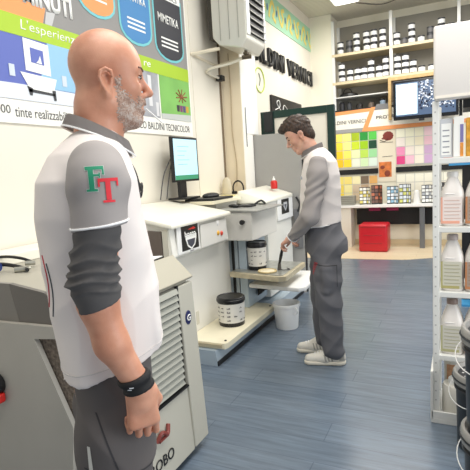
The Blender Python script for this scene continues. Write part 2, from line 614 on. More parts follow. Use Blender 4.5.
bm = B(); box(bm, (-1.89, 4.455, 2.78), (-1.875, 4.52, 3.6), 0.003); box(bm, (-1.89, 4.90, 2.78), (-1.875, 4.935, 3.6), 0.003); obj('white_edge_trim', bm, M_white, h)
bm = B()
for xx in (-2.18, -2.08, -1.98):
    box(bm, (xx, 4.455, 2.76), (xx + 0.006, 4.462, 3.6))
obj('seam_ribs', bm, mat('heater_seam', (170, 168, 160), 0.4, metal=0.3), h)
bm = B(); box(bm, (-2.33, 4.50, 2.80), (-2.27, 4.86, 3.6)); obj('rear_motor', bm, mat('heater_dark_back', (66, 62, 56), 0.6), h)
bm = B()
tube(bm, [(WX, 4.30, 2.64), (-2.22, 4.50, 2.70)], 0.018, 6)
tube(bm, [(WX, 4.80, 2.60), (-2.0, 4.80, 2.655)], 0.016, 6)
tube(bm, [(WX, 4.30, 2.64), (WX + 0.01, 4.80, 2.62)], 0.016, 6)
obj('wall_bracket', bm, mat('bracket_cream', (224, 214, 192), 0.5), h)
bm = B()
tube(bm, [(-1.98, 4.62, 2.69), (-1.98, 4.62, 2.59)], 0.018, 8)
tube(bm, [(-2.02, 4.60, 2.60), (-1.93, 4.64, 2.605)], 0.022, 8)
box(bm, (-2.0, 4.59, 2.625), (-1.955, 4.65, 2.65), 0.004)
obj('valve', bm, mat('brass_valve_dark', (96, 86, 70), 0.4, metal=0.6), h)
bm = B()
tube(bm, curve_pts([(-2.0, 4.62, 2.60), (-2.16, 4.60, 2.56), (-2.36, 4.52, 2.52), (-2.42, 4.60, 2.50), (-2.38, 4.76, 2.47)]), 0.013, 6)
obj('feed_pipe', bm, mat('pipe_cream', (226, 220, 204), 0.45), h)
bm = B(); box(bm, (-2.42, 4.76, 2.44), (-2.34, 4.84, 2.50), 0.008); obj('black_clamp', bm, M_black, h)

bm = B(); tube(bm, curve_pts([(-2.33, 4.925, 2.75), (-2.32, 4.92, 2.3), (-2.33, 4.922, 1.9), (-2.30, 4.922, 1.55), (-2.31, 4.92, 1.28)]), 0.0045, 6)
tag(obj('wall_cable', bm, mat('cable_tan', (176, 156, 126), 0.7), None), 'thin tan cable hanging down the plastered side of the pilaster', 'cable')
bm = B(); box(bm, (-2.194, 5.00, 1.87), (-2.190, 5.36, 2.17)); tag(obj('paper_notice', bm, M_paper), 'white paper notice taped to the pilaster beside the grey partition', 'notice')
bm = B(); tube(bm, [(-2.188, 5.0, 1.72), (-2.188, 5.0, 2.16)], 0.004, 6)
tag(obj('pen_on_string', bm, mat('dark_grey_print', (90, 90, 92), 0.6)), 'thin dark rod on the left edge of the paper notice', 'rod')

# ------------------------------------------------------------------ far left wall: frieze, letters, ring, chalk sign
fz = thing('painted_frieze', 'green frieze with yellow curls high on the far left wall', 'frieze', (WX, 7.0, 3.5))
bm = B(); box(bm, (WX + 0.001, 5.4, 3.50), (WX + 0.01, 8.95, 3.90)); obj('green_band', bm, mat('frieze_green', (166, 212, 180), 0.7), fz)
M_yel = mat('frieze_yellow', (232, 214, 112), 0.6)
for i in range(9):
    y = 5.6 + i * 0.38
    bm = B()
    s = 1 if i % 2 else -1
    tube(bm, curve_pts([(WX + 0.012, y - 0.16, 3.70 - 0.12 * s), (WX + 0.012, y - 0.10, 3.70 + 0.03 * s), (WX + 0.012, y, 3.70 + 0.12 * s), (WX + 0.012, y + 0.07, 3.70), (WX + 0.012, y, 3.70 - 0.08 * s), (WX + 0.012, y + 0.12, 3.70 - 0.13 * s)], 5), 0.034, 6)
    for v in bm.verts:
        v.co.x = WX + 0.013 + (v.co.x - WX - 0.012) * 0.06
    obj('yellow_curl', bm, M_yel, fz)
    bm = B(); ell(bm, (WX + 0.017, y + 0.16, 3.70), (0.003, 0.022, 0.05), 10)
    obj('blue_drop', bm, mat('frieze_blue', (80, 110, 160), 0.6), fz)
sg = thing('wall_lettering', 'raised black capital letters BALDINI VERNICI on the far left wall', 'sign', (WX, 7.2, 2.9))
yy = 5.78
for wd in ('BALDINI', 'VERNICI'):
    for ch in wd:
        w = 0.09 if ch == 'I' else 0.19
        b = text_bm(ch, (WX + 0.001, yy, 2.89), YD, ZD, w, 0.245, 0.035, 0.022)
        obj('letter', b, M_black, sg)
        yy += w + 0.035
    yy += 0.13
rg = thing('ring_emblem', 'lime green ring emblem on the wall beside the pilaster', 'emblem', (WX, 6.1, 2.65))
bm = B(); tube(bm, [(WX + 0.006, 6.12 + 0.17 * math.cos(a * PI / 12), 2.65 + 0.16 * math.sin(a * PI / 12)) for a in range(24)], 0.009, 6, closed=True)
obj('ring', bm, mat('ring_lime', (196, 214, 96), 0.5), rg)
bm = B(); tube(bm, curve_pts([(WX + 0.006, 6.10, 2.58), (WX + 0.006, 6.14, 2.66), (WX + 0.006, 6.10, 2.74)]), 0.008, 6); obj('ring_mark', bm, mat('ring_grey', (150, 156, 140), 0.6), rg)
cs = thing('chalk_sign', 'small black wall sign with a white scribble behind the green frame', 'sign', (WX, 7.0, 2.28))
bm = B(); box(bm, (WX + 0.001, 6.48, 2.25), (WX + 0.03, 7.9, 2.50)); obj('board', bm, M_black, cs)
bm = B(); tube(bm, curve_pts([(WX + 0.034, 6.6, 2.30), (WX + 0.034, 6.8, 2.36), (WX + 0.034, 6.78, 2.45), (WX + 0.034, 6.68, 2.40), (WX + 0.034, 6.9, 2.30), (WX + 0.034, 7.0, 2.40), (WX + 0.034, 7.2, 2.33)]), 0.006, 6)
obj('scribble', bm, M_paper, cs)

# ------------------------------------------------------------------ green framed board and grey partition behind the tinting machines
gf = thing('framed_board', 'white board in a dark green frame standing behind the young man', 'board', (-1.75, 5.5, 0))
for n, lo, hi in (('frame_post', (-1.375, 5.45, 0), (-1.29, 5.51, 2.14)), ('frame_post', (-2.19, 5.45, 0), (-2.02, 5.51, 2.14)), ('frame_rail', (-2.02, 5.45, 2.055), (-1.375, 5.51, 2.14)), ('frame_rail', (-2.02, 5.45, 0.7), (-1.375, 5.51, 0.78))):
    bm = B(); box(bm, lo, hi, 0.004); obj(n, bm, M_green, gf)
bm = B(); box(bm, (-2.02, 5.47, 0.78), (-1.375, 5.49, 2.055)); obj('white_board', bm, mat('board_pale', (236, 228, 212), 0.5), gf)
bm = B(); box(bm, (-2.14, 5.435, 1.9), (-2.03, 5.452, 2.13)); obj('black_plate', bm, M_black, gf)
gp = thing('grey_partition', 'plain grey partition panel behind the white tinting machine', 'partition', (-1.9, 5.3, 0))
bm = B(); box(bm, (-2.31, 5.215, 0.02), (-1.62, 5.245, 1.855), 0.003); obj('partition_panel', bm, M_partition, gp)
bm = B(); box(bm, (-2.322, 5.213, 0), (-2.31, 5.247, 1.858)); box(bm, (-1.62, 5.213, 0), (-1.608, 5.247, 1.858)); obj('edge_strip', bm, M_dark, gp)
eb = thing('switch_box', 'slim dark grey switch box with white tag on the grey partition', 'switch', (-1.69, 5.21, 0.5))
bm = B(); box(bm, (-1.735, 5.19, 0.52), (-1.64, 5.214, 0.98), 0.006); obj('switch_housing', bm, mat('switch_grey', (110, 110, 112), 0.5), eb)
bm = B(); box(bm, (-1.725, 5.186, 0.68), (-1.65, 5.191, 0.78)); obj('white_tag', bm, M_paper, eb)
bm = B(); tube(bm, curve_pts([(-1.70, 5.20, 1.12), (-1.66, 5.20, 1.04), (-1.67, 5.19, 0.98), (-1.68, 5.185, 0.95)]), 0.012, 6)
tag(obj('machine_cable', bm, M_black), 'short black cable between the tinting machine and the switch box', 'cable')

# ------------------------------------------------------------------ grey shaker machine in front (louvred front, sloped top)
s0 = thing('shaker_machine', 'big warm grey paint shaker with ribbed shutter front behind the bald man', 'machine', (-1.8, 1.65, 0))
bm = B()
prism(bm, [(-2.40, 0.06), (-2.40, 1.02), (-1.37, 1.02), (-1.285, 0.925), (-1.285, 0.06)], 'y', 1.28, 2.05, 0.006)
obj('cabinet_body', bm, M_mgrey, s0, smooth=True)
bm = B()
hexa(bm, [(-1.375, 1.27, 1.022), (-1.27, 1.27, 0.91), (-1.27, 2.07, 0.91), (-1.375, 2.07, 1.022), (-1.37, 1.27, 1.035), (-1.255, 1.27, 0.925), (-1.255, 2.07, 0.925), (-1.37, 2.07, 1.035)], 0.004)
obj('sloped_top_panel', bm, mat('machine_top_beige', (170, 165, 148), 0.5), s0)
bm = B()
prism(bm, [(-1.287, 0.05), (-1.225, 0.05), (-1.262, 0.90), (-1.287, 0.90)], 'y', 1.93, 2.065, 0.006); obj('front_post', bm, mat('machine_post', (190, 187, 174), 0.45), s0)
bm = B(); prism(bm, [(-1.287, 0.04), (-1.232, 0.04), (-1.25, 0.385), (-1.287, 0.385)], 'y', 1.28, 1.93, 0.005); lp = obj('lower_front_panel', bm, mat('machine_post', (190, 187, 174), 0.45), s0)
b = text_bm('ROBO', (-1.2335, 1.555, 0.115), (0, 1, 0), (-0.05, 0, 1), 0.19, 0.052, 0.002, 0.004)
obj('machine_lettering', b, M_black, lp)
sh = B(); box(sh, (-1.287, 1.30, 0.39), (-1.275, 1.925, 0.90)); sho = obj('shutter', sh, mat('shutter_gap', (120, 118, 110), 0.6), s0)
for i in range(15):
    z = 0.395 + i * 0.0335
    bm = B(); hexa(bm, [(-1.275, 1.31, z), (-1.248, 1.31, z + 0.006), (-1.248, 1.915, z + 0.006), (-1.275, 1.915, z), (-1.275, 1.31, z + 0.030), (-1.262, 1.31, z + 0.030), (-1.262, 1.915, z + 0.030), (-1.275, 1.915, z + 0.030)], 0.002)
    obj('shutter_slat', bm, M_slat, sho)
bm = B(); box(bm, (-1.275, 1.915, 0.385), (-1.262, 1.93, 0.905)); box(bm, (-1.275, 1.30, 0.383), (-1.24, 1.93, 0.391)); obj('black_seal', bm, M_black, s0)
bm = B(); lathe(bm, [(0.038, 0), (0.036, 0.003)], (0, 0, 0), 20, sx=0.72)
bmesh.ops.rotate(bm, verts=bm.verts, matrix=Matrix.Rotation(PI / 2, 3, 'Y'), cent=(0, 0, 0))
bmesh.ops.rotate(bm, verts=bm.verts, matrix=Matrix.Rotation(PI / 2, 3, 'X'), cent=(0, 0, 0))
bmesh.ops.translate(bm, verts=bm.verts, vec=(-1.2535, 1.99, 0.725))
lg = obj('oval_logo', bm, mat('logo_navy', (34, 40, 90), 0.4), s0)
b = text_bm('G', (-1.2485, 1.972, 0.708), YD, ZD, 0.034, 0.034, 0.001, 0.02); obj('logo_letter', b, M_paper, lg)
bm = B(); tube(bm, curve_pts([(-1.238, 1.62, 0.25), (-1.225, 1.65, 0.285), (-1.225, 1.69, 0.26), (-1.238, 1.72, 0.29)]), 0.010, 8); tube(bm, [(-1.23, 1.63, 0.25), (-1.23, 1.70, 0.25)], 0.008, 8)
obj('red_brown_latch', bm, mat('latch_red_brown', (128, 58, 50), 0.4), s0)
bm = B(); prism(bm, [(-1.62, 1.061), (-1.435, 1.035), (-1.37, 1.005), (-1.30, 0.94), (-1.33, 0.905), (-1.581, 0.890)], 'y', 1.262, 1.281); obj('dark_side_panel', bm, M_band, s0)
bm = B(); prism(bm, [(-2.40, 1.060), (-1.621, 1.061), (-1.582, 0.890), (-2.40, 0.870)], 'y', 1.262, 1.281); obj('side_panel', bm, mat('machine_mid_grey', (124, 120, 114), 0.4), s0)
bm = B(); box(bm, (-1.60, 1.266, 0.10), (-1.292, 1.279, 0.86)); obj('speckled_side_panel', bm, M_speck, s0)
bm = B(); box(bm, (-1.52, 1.262, 0.853), (-1.30, 1.267, 0.862)); obj('black_edge', bm, M_black, s0)
bm = B(); box(bm, (-2.43, 1.30, 1.02), (-2.20, 2.6, 1.075), 0.004); obj('rear_ledge', bm, M_mlid, s0)
bm = B()
for yv in (1.35, 1.98):
    box(bm, (-2.3, yv - 0.03, 0), (-1.32, yv + 0.03, 0.065))
obj('base_skid', bm, M_dark, s0)
# smooth front cover panel nearest the camera
cv = thing('side_cover', 'smooth pale grey slanted cover panel at the lower left in front of the shaker', 'machine cover', (-1.7, 1.25, 0))
bm = B(); prism(bm, [(-2.40, 0.02), (-1.40, 0.02), (-1.362, 0.32), (-1.335, 0.515), (-1.49, 0.853), (-1.31, 0.870), (-1.31, 0.912), (-2.40, 0.890)], 'y', 1.240, 1.261); obj('cover_panel', bm, M_mgrey2, cv, smooth=True)
bm = B(); lathe(bm, [(0.045, 0), (0.045, 0.02), (0.03, 0.03)], (0, 0, 0), 18)
bmesh.ops.rotate(bm, verts=bm.verts, matrix=Matrix.Rotation(PI / 2, 3, 'X'), cent=(0, 0, 0))
bmesh.ops.translate(bm, verts=bm.verts, vec=(-1.73, 1.238, 0.64)); obj('black_knob_ring', bm, M_black, cv)
bm = B(); box(bm, (-1.77, 1.205, 0.565), (-1.69, 1.238, 0.605), 0.008); obj('red_handle', bm, M_red, cv)
# label card on the machine top
lc = thing('label_card', 'white card with red print lying on the grey shaker top beside the bald man', 'card', (-1.5, 1.85, 1.022))
bm = B(); hexa(bm, [(-1.62, 1.74, 1.022), (-1.385, 1.84, 1.022), (-1.40, 2.03, 1.022), (-1.64, 1.93, 1.022), (-1.62, 1.74, 1.032), (-1.385, 1.84, 1.032), (-1.40, 2.03, 1.032), (-1.64, 1.93, 1.032)]); obj('card_base', bm, M_black, lc)
bm = B(); hexa(bm, [(-1.62, 1.745, 1.0322), (-1.39, 1.845, 1.0322), (-1.405, 2.025, 1.0322), (-1.635, 1.93, 1.0322), (-1.62, 1.745, 1.036), (-1.39, 1.845, 1.036), (-1.405, 2.025, 1.036), (-1.635, 1.93, 1.036)]); obj('card_face', bm, M_paper, lc)
b = text_bm('NOVA', (-1.60, 1.80, 1.0362), (0.9, 0.40, 0), (-0.40, 0.9, 0), 0.12, 0.03, 0.0006, 0.02); obj('red_print', b, M_red, lc)
# hoses on the machine top
hz = thing('air_hose', 'black air hoses with blue coupling lying on the grey machine at the left edge', 'hose', (-2.1, 1.6, 1.022))
bm = B(); tube(bm, curve_pts([(-2.40, 1.50, 1.05), (-2.2, 1.56, 1.06), (-2.05, 1.60, 1.055), (-1.95, 1.62, 1.035), (-1.91, 1.60, 1.034)]), 0.010, 8); tube(bm, curve_pts([(-2.38, 1.62, 1.05), (-2.2, 1.68, 1.075), (-2.08, 1.70, 1.07), (-2.02, 1.74, 1.04)]), 0.008, 8)
obj('hose_tube', bm, M_black, hz)
bm = B(); tube(bm, [(-2.13, 1.545, 1.05), (-2.06, 1.565, 1.05)], 0.022, 10); obj('blue_coupling', bm, mat('coupling_blue', (40, 60, 120), 0.4), hz)
bm = B(); tube(bm, [(-1.98, 1.585, 1.034), (-1.94, 1.615, 1.034)], 0.014, 10); tube(bm, [(-2.03, 1.69, 1.045), (-2.0, 1.73, 1.042)], 0.012, 10)
tube(bm, [(-1.99 + 0.022 * math.cos(a * PI / 8), 1.66 + 0.022 * math.sin(a * PI / 8), 1.030) for a in range(16)], 0.005, 6, closed=True); obj('metal_fitting', bm, M_steel, hz)

# ------------------------------------------------------------------ white tinting machine 1 (middle)
m1 = thing('tinting_machine', 'white tinting machine with sloping cream lid and black shield sticker', 'machine', (-2.1, 3.25, 0))
bm = B(); box(bm, (-2.42, 2.96, 0.12), (-1.95, 3.90, 0.86), 0.006); obj('lower_cabinet', bm, M_mwhite, m1)
bm = B(); prism(bm, [(-2.42, 0.84), (-2.42, 1.17), (-2.22, 1.17), (-1.87, 1.075), (-1.85, 0.86), (-1.87, 0.84)], 'y', 2.80, 3.70, 0.006); up = obj('upper_housing', bm, M_mwhite, m1)
bm = B(); hexa(bm, [(-2.43, 2.76, 1.19), (-1.82, 2.76, 1.07), (-1.82, 3.72, 1.07), (-2.43, 3.72, 1.19), (-2.43, 2.76, 1.225), (-1.82, 2.76, 1.105), (-1.82, 3.72, 1.105), (-2.43, 3.72, 1.225)], 0.012); lid = obj('sloping_lid', bm, M_mlid, m1, smooth=True)
bm = B(); prism(bm, [(-2.35, 0.60), (-2.35, 1.075), (-1.935, 1.055), (-1.925, 0.84), (-1.96, 0.60)], 'y', 2.780, 2.80); obj('side_window', bm, M_brown, m1)
bm = B(); box(bm, (-1.922, 2.784, 0.845), (-1.875, 2.80, 1.065)); obj('window_surround', bm, mat('machine_beige', (214, 210, 196), 0.5), m1)
bm = B()
for i in range(6):
    box(bm, (-2.36 + i * 0.045, 2.80, 1.223 - 0.009 * i), (-2.335 + i * 0.045, 2.83, 1.2235 - 0.009 * i))
obj('lid_vents', bm, mat('vent_brown', (150, 130, 96), 0.6), lid)
bm = B(); box(bm, (-1.853, 2.86, 0.87), (-1.842, 3.18, 1.075), 0.002); pl_ = obj('sticker_panel', bm, M_white, up)


def shield(parent, x, yc, zc, w, hgt):
    b = B(); box(b, (x, yc - w / 2, zc - hgt / 2), (x + 0.002, yc + w / 2, zc + hgt / 2)); st = obj('black_sticker', b, M_black, parent)
    return st


st = shield(m1, -1.8415, 3.035, 0.980, 0.245, 0.185)
bm = B(); prism(bm, [(2.965, 1.0), (3.125, 1.0), (3.125, 0.97), (3.10, 0.915), (3.045, 0.885), (2.99, 0.915), (2.965, 0.97)][::-1], 'x', -1.8393, -1.8386); obj('shield_outline', bm, M_paper, st)
bm = B(); prism(bm, [(2.985, 0.965), (3.105, 0.965), (3.09, 0.925), (3.045, 0.90), (3.0, 0.925)][::-1], 'x', -1.8385, -1.838); obj('shield_inner', bm, mat('shield_grey', (70, 72, 84), 0.5), st)
b = text_bm('boero', (-1.8378, 2.955, 0.985), YD, ZD, 0.16, 0.045, 0.0005, 0.02); obj('sticker_word', b, M_paper, st)
bm = B(); prism(bm, [(3.0, 1.04), (3.09, 1.055), (3.12, 1.04), (3.09, 1.035)], 'x', -1.8385, -1.838); obj('red_swoosh', bm, M_red, st)
bm = B(); box(bm, (-1.8415, 3.02, 0.892 - 0.022), (-1.841, 3.08, 0.892 - 0.014)); obj('small_mark', bm, mat('mark_grey', (150, 150, 150), 0.5), m1)
bm = B(); ell(bm, (-1.848, 3.50, 1.03), (0.012, 0.028, 0.028), 12); obj('status_lamp', bm, M_white, m1)
bm = B(); ell(bm, (-1.846, 3.495, 0.945), (0.016, 0.022, 0.022), 12); obj('yellow_button', bm, mat('button_yellow', (236, 178, 60), 0.4), m1)
bm = B(); ell(bm, (-1.846, 3.555, 0.935), (0.018, 0.022, 0.022), 12); obj('red_button', bm, mat('button_red', (214, 70, 50), 0.4), m1)
bm = B(); box(bm, (-1.848, 3.2, 0.868), (-1.843, 3.66, 1.05), 0.001); obj('control_panel', bm, mat('machine_fog', (228, 226, 220), 0.4), m1)
bm = B(); box(bm, (-1.952, 3.22, 0.22), (-1.945, 3.26, 0.33), 0.003); obj('small_hatch', bm, mat('machine_beige', (214, 210, 196), 0.5), m1)
bm = B(); prism(bm, [(-2.42, 0.0), (-1.645, 0.0), (-1.66, 0.118), (-2.42, 0.118)], 'y', 2.98, 5.15); pn = thing('machine_plinth', 'pale blue grey plinth with black kick strip under the white machines', 'plinth', (-2.0, 4.0, 0)); obj('plinth_body', bm, M_bluegrey, pn)
bm = B(); box(bm, (-1.648, 2.98, 0.0), (-1.638, 5.15, 0.035)); obj('kick_strip', bm, M_black, pn)
pf = thing('platform_shelf', 'cream wooden platform along the foot of the white machines', 'shelf', (-1.75, 3.5, 0.13))
bm = B(); prism(bm, [(-1.945, 3.02), (-1.60, 3.02), (-1.585, 3.06), (-1.585, 4.06), (-1.66, 4.12), (-1.945, 4.12)], 'z', 0.120, 0.168, 0.004); obj('platform_board', bm, M_cream, pf)
bm = B(); box(bm, (-1.90, 3.008, 0.136), (-1.62, 3.019, 0.158)); obj('end_slot', bm, mat('slot_tan', (190, 178, 148), 0.6), pf)
bm = B()
for p in ((-1.62, 3.08), (-1.62, 4.03)):
    lathe(bm, [(0.010, 0.168), (0.010, 0.173)], (p[0], p[1], 0), 10)
obj('screw_cap', bm, M_dark, pf)

# monitor
mo = thing('monitor', 'black framed monitor with pale blue screen on the white machine', 'monitor', (-2.28, 3.76, 1.225))
bm = B(); box(bm, (-2.315, 3.57, 1.385), (-2.285, 4.02, 1.79), 0.006); obj('bezel', bm, M_black, mo)
bm = B(); box(bm, (-2.285, 3.592, 1.405), (-2.2835, 3.998, 1.77)); sc = obj('screen', bm, mat('screen_blue', (186, 224, 238), 0.3, emit=0.55), mo)
bm = B(); box(bm, (-2.2834, 3.592, 1.405), (-2.283, 3.998, 1.445)); obj('green_taskbar', bm, mat('screen_green', (60, 150, 110), 0.3, emit=0.3), sc)
bm = B()
for i in range(5):
    box(bm, (-2.2834, 3.65, 1.70 - i * 0.04), (-2.283, 3.85 - (i % 3) * 0.04, 1.706 - i * 0.04))
obj('screen_text', bm, mat('screen_text', (150, 190, 210), 0.3, emit=0.3), sc)
bm = B(); box(bm, (-2.33, 3.68, 1.24), (-2.30, 3.80, 1.60), 0.005); obj('stand', bm, M_black, mo)
bm = B(); box(bm, (-2.40, 3.62, 1.2255), (-2.22, 3.90, 1.243), 0.005); obj('stand_base', bm, M_black, mo)
bm = B(); tube(bm, curve_pts([(-2.34, 3.62, 1.60), (-2.36, 3.52, 1.45), (-2.38, 3.47, 1.24)]), 0.005, 6); tube(bm, curve_pts([(-2.34, 3.62, 1.55), (-2.34, 3.56, 1.40), (-2.36, 3.54, 1.24)]), 0.005, 6)
obj('screen_cable', bm, mat('cable_grey', (70, 70, 72), 0.6), mo)
# mouse / scanner
sn = thing('desk_phone', 'black low device with humped top beside the monitor foot', 'device', (-2.15, 4.0, 1.16))
bm = B(); box(bm, (-2.30, 3.74, 1.20), (-2.00, 4.16, 1.222), 0.006); obj('device_tray', bm, M_black, sn)
bm = B(); ell(bm, (-2.15, 3.98, 1.235), (0.07, 0.12, 0.03), 16); obj('device_hump', bm, mat('black_soft', (34, 34, 36), 0.5), sn)
# rear worktop behind the machines
wt = thing('rear_worktop', 'cream worktop running along the wall behind the white machines', 'worktop', (-2.3, 4.2, 0.14))
bm = B(); box(bm, (-2.44, 3.73, 1.165), (-2.002, 4.35, 1.198), 0.004); box(bm, (-2.44, 4.35, 1.165), (-2.065, 4.92, 1.198), 0.004); obj('worktop_slab', bm, M_cream, wt)
bm = B(); box(bm, (-2.44, 3.92, 0.132), (-2.07, 4.90, 1.165)); box(bm, (-2.19, 4.90, 0.132), (-2.07, 5.19, 1.165)); obj('worktop_carcass', bm, M_mwhite, wt)
# bag and headphones on the worktop
bg_ = thing('beige_pouch', 'small beige pouch on the rear worktop against the pilaster', 'pouch', (-2.33, 4.75, 1.2))
bm = B(); lathe(bm, [(0.05, 0), (0.06, 0.03), (0.055, 0.10), (0.045, 0.16), (0.02, 0.19)], (-2.36, 4.76, 1.20), 16, sx=1, sy=0.7); obj('pouch_body', bm, mat('pouch_beige', (206, 196, 172), 0.8, bump=0.3, bscale=30), bg_, smooth=True)
hp = thing('black_headset', 'black looped headset propped on the rear worktop', 'headset', (-2.2, 4.78, 1.2))
bm = B(); tube(bm, [(-2.24 + 0.065 * math.cos(a * PI / 10), 4.80, 1.26 + 0.085 * math.sin(a * PI / 10)) for a in range(-2, 13)], 0.009, 8); obj('headband', bm, M_black, hp)
bm = B(); lathe(bm, [(0.03, 0), (0.03, 0.03)], (-2.19, 4.80, 1.202), 14); lathe(bm, [(0.03, 0), (0.03, 0.03)], (-2.29, 4.80, 1.202), 14); obj('ear_cup', bm, M_black, hp)
bm = B(); box(bm, (-2.30, 4.36, 1.199), (-2.15, 4.52, 1.206)); tag(obj('sticky_note_pad', bm, mat('sticky_yellow', (240, 224, 130), 0.7)), 'yellow note pad lying on the rear worktop', 'note pad')

# ------------------------------------------------------------------ white tinting machine 2 (far)
m2 = thing('can_dispenser', 'white dispensing machine with peaked lid standing over the metal tray', 'machine', (-1.9, 4.6, 0))
bm = B(); box(bm, (-2.04, 4.42, 0.14), (-1.76, 5.18, 1.14), 0.006); obj('main_cabinet', bm, M_mwhite, m2)
bm = B(); hexa(bm, [(-2.06, 4.36, 1.12), (-1.74, 4.36, 1.12), (-1.74, 5.20, 1.12), (-2.06, 5.20, 1.12), (-2.06, 4.40, 1.25), (-1.74, 4.40, 1.145), (-1.74, 5.20, 1.165), (-2.06, 5.20, 1.27)], 0.008); obj('peaked_lid', bm, M_mlid, m2, smooth=True)
bm = B(); box(bm, (-1.755, 4.70, 0.90), (-1.742, 5.19, 1.13), 0.002); obj('notice_panel', bm, M_white, m2)
st = shield(m2, -1.7415, 4.93, 1.04, 0.24, 0.16)
bm = B(); prism(bm, [(4.87, 1.085), (4.99, 1.085), (4.99, 1.04), (4.93, 0.985), (4.87, 1.04)][::-1], 'x', -1.7392, -1.7385); obj('shield_mark', bm, mat('shield_pale', (190, 192, 196), 0.5), st)
bm = B(); prism(bm, [(4.89, 1.06), (4.97, 1.06), (4.93, 1.01)][::-1], 'x', -1.7384, -1.738); obj('shield_centre', bm, mat('shield_grey', (70, 72, 84), 0.5), st)
bm = B(); box(bm, (-1.99, 3.80, 0.83), (-1.66, 4.42, 1.09), 0.006); hd = obj('dispensing_head', bm, mat('machine_fog', (228, 226, 220), 0.4), m2)
bm = B(); hexa(bm, [(-2.0, 3.78, 1.10), (-1.60, 3.78, 1.085), (-1.60, 4.46, 1.085), (-2.0, 4.46, 1.10), (-2.0, 3.78, 1.115), (-1.60, 3.78, 1.10), (-1.60, 4.46, 1.10), (-2.0, 4.46, 1.115)], 0.003); obj('grey_top_plate', bm, mat('plate_grey', (158, 158, 154), 0.4, var=0.2, vscale=25), m2)
bm = B(); lathe(bm, [(0.014, 0), (0.014, 0.03), (0.022, 0.03), (0.022, 0.045)], (0, 0, 0), 14)
bmesh.ops.rotate(bm, verts=bm.verts, matrix=Matrix.Rotation(PI / 2, 3, 'X'), cent=(0, 0, 0)); bmesh.ops.translate(bm, verts=bm.verts, vec=(-1.74, 3.80, 1.0)); obj('black_knob', bm, M_dark, hd)
bm = B(); box(bm, (-1.87, 3.93, 0.17), (-1.79, 4.40, 0.84), 0.003); obj('steel_column', bm, M_bluegrey, m2)
bm = B(); box(bm, (-2.03, 3.935, 0.15), (-1.88, 4.42, 0.83)); obj('recess_panel', bm, mat('recess_pale_blue', (176, 188, 196), 0.45), m2)
bm = B(); box(bm, (-1.94, 3.925, 0.17), (-1.915, 3.96, 0.82)); obj('black_pipe', bm, M_black, m2)
bm = B(); tube(bm, curve_pts([(-1.93, 4.0, 1.118), (-1.86, 4.02, 1.125), (-1.80, 4.06, 1.12), (-1.74, 4.10, 1.125)]), 0.012, 8); ell(bm, (-1.93, 4.0, 1.13), (0.05, 0.03, 0.016), 12)
tag(obj('hand_tool', bm, M_black), 'small black hand tool lying on the grey plate of the dispenser', 'tool')
bm = B(); tube(bm, curve_pts([(-1.83, 4.28, 1.115), (-1.80, 4.30, 1.14), (-1.77, 4.32, 1.15), (-1.74, 4.34, 1.12)]), 0.010, 8)
tag(obj('dark_hook', bm, M_dark), 'tiny dark hook on the grey plate near the peaked lid', 'hook')
# tray
tr = thing('work_tray', 'stained metal work tray sticking out under the dispenser', 'tray', (-1.6, 4.0, 0.5))
TP = [(-1.91, 3.80), (-1.40, 3.70), (-1.34, 3.74), (-1.36, 4.36), (-1.91, 4.40)]
bm = B(); prism(bm, TP, 'z', 0.490, 0.535, 0.003); obj('tray_edge', bm, M_steel2, tr)
TI = [(-1.89, 3.83), (-1.41, 3.735), (-1.375, 3.76), (-1.39, 4.34), (-1.89, 4.38)]
bm = B(); prism(bm, TI, 'z', 0.535, 0.540); obj('tray_surface', bm, mat('tray_grey', (172, 172, 164), 0.3, metal=0.45, var=0.2, vscale=20), tr)
ar = thing('lower_arm_shelf', 'white curved shelf arm under the metal tray', 'shelf', (-1.5, 4.2, 0.38))
bm = B(); prism(bm, [(-1.77, 3.90), (-1.27, 3.84), (-1.22, 3.90), (-1.24, 4.42), (-1.36, 4.55), (-1.77, 4.50)], 'z', 0.37, 0.41, 0.012); obj('arm_plate', bm, M_white, ar, smooth=True)
bm = B(); prism(bm, [(-1.77, 0.37), (-1.77, 0.24), (-1.70, 0.30), (-1.40, 0.37)], 'y', 4.10, 4.20); obj('arm_gusset', bm, M_dark, ar)
bm = B(); box(bm, (-1.60, 4.0, 0.411), (-1.50, 4.1, 0.489)); obj('tray_stem', bm, M_steel, ar)

# pails on the machines
M_pailb = mat('pail_black', (26, 26, 28), 0.3)
M_lab = mat('pail_label', (226, 224, 218), 0.5)
M_labg = mat('pail_label_print', (110, 110, 112), 0.5, var=0.5, vscale=90)


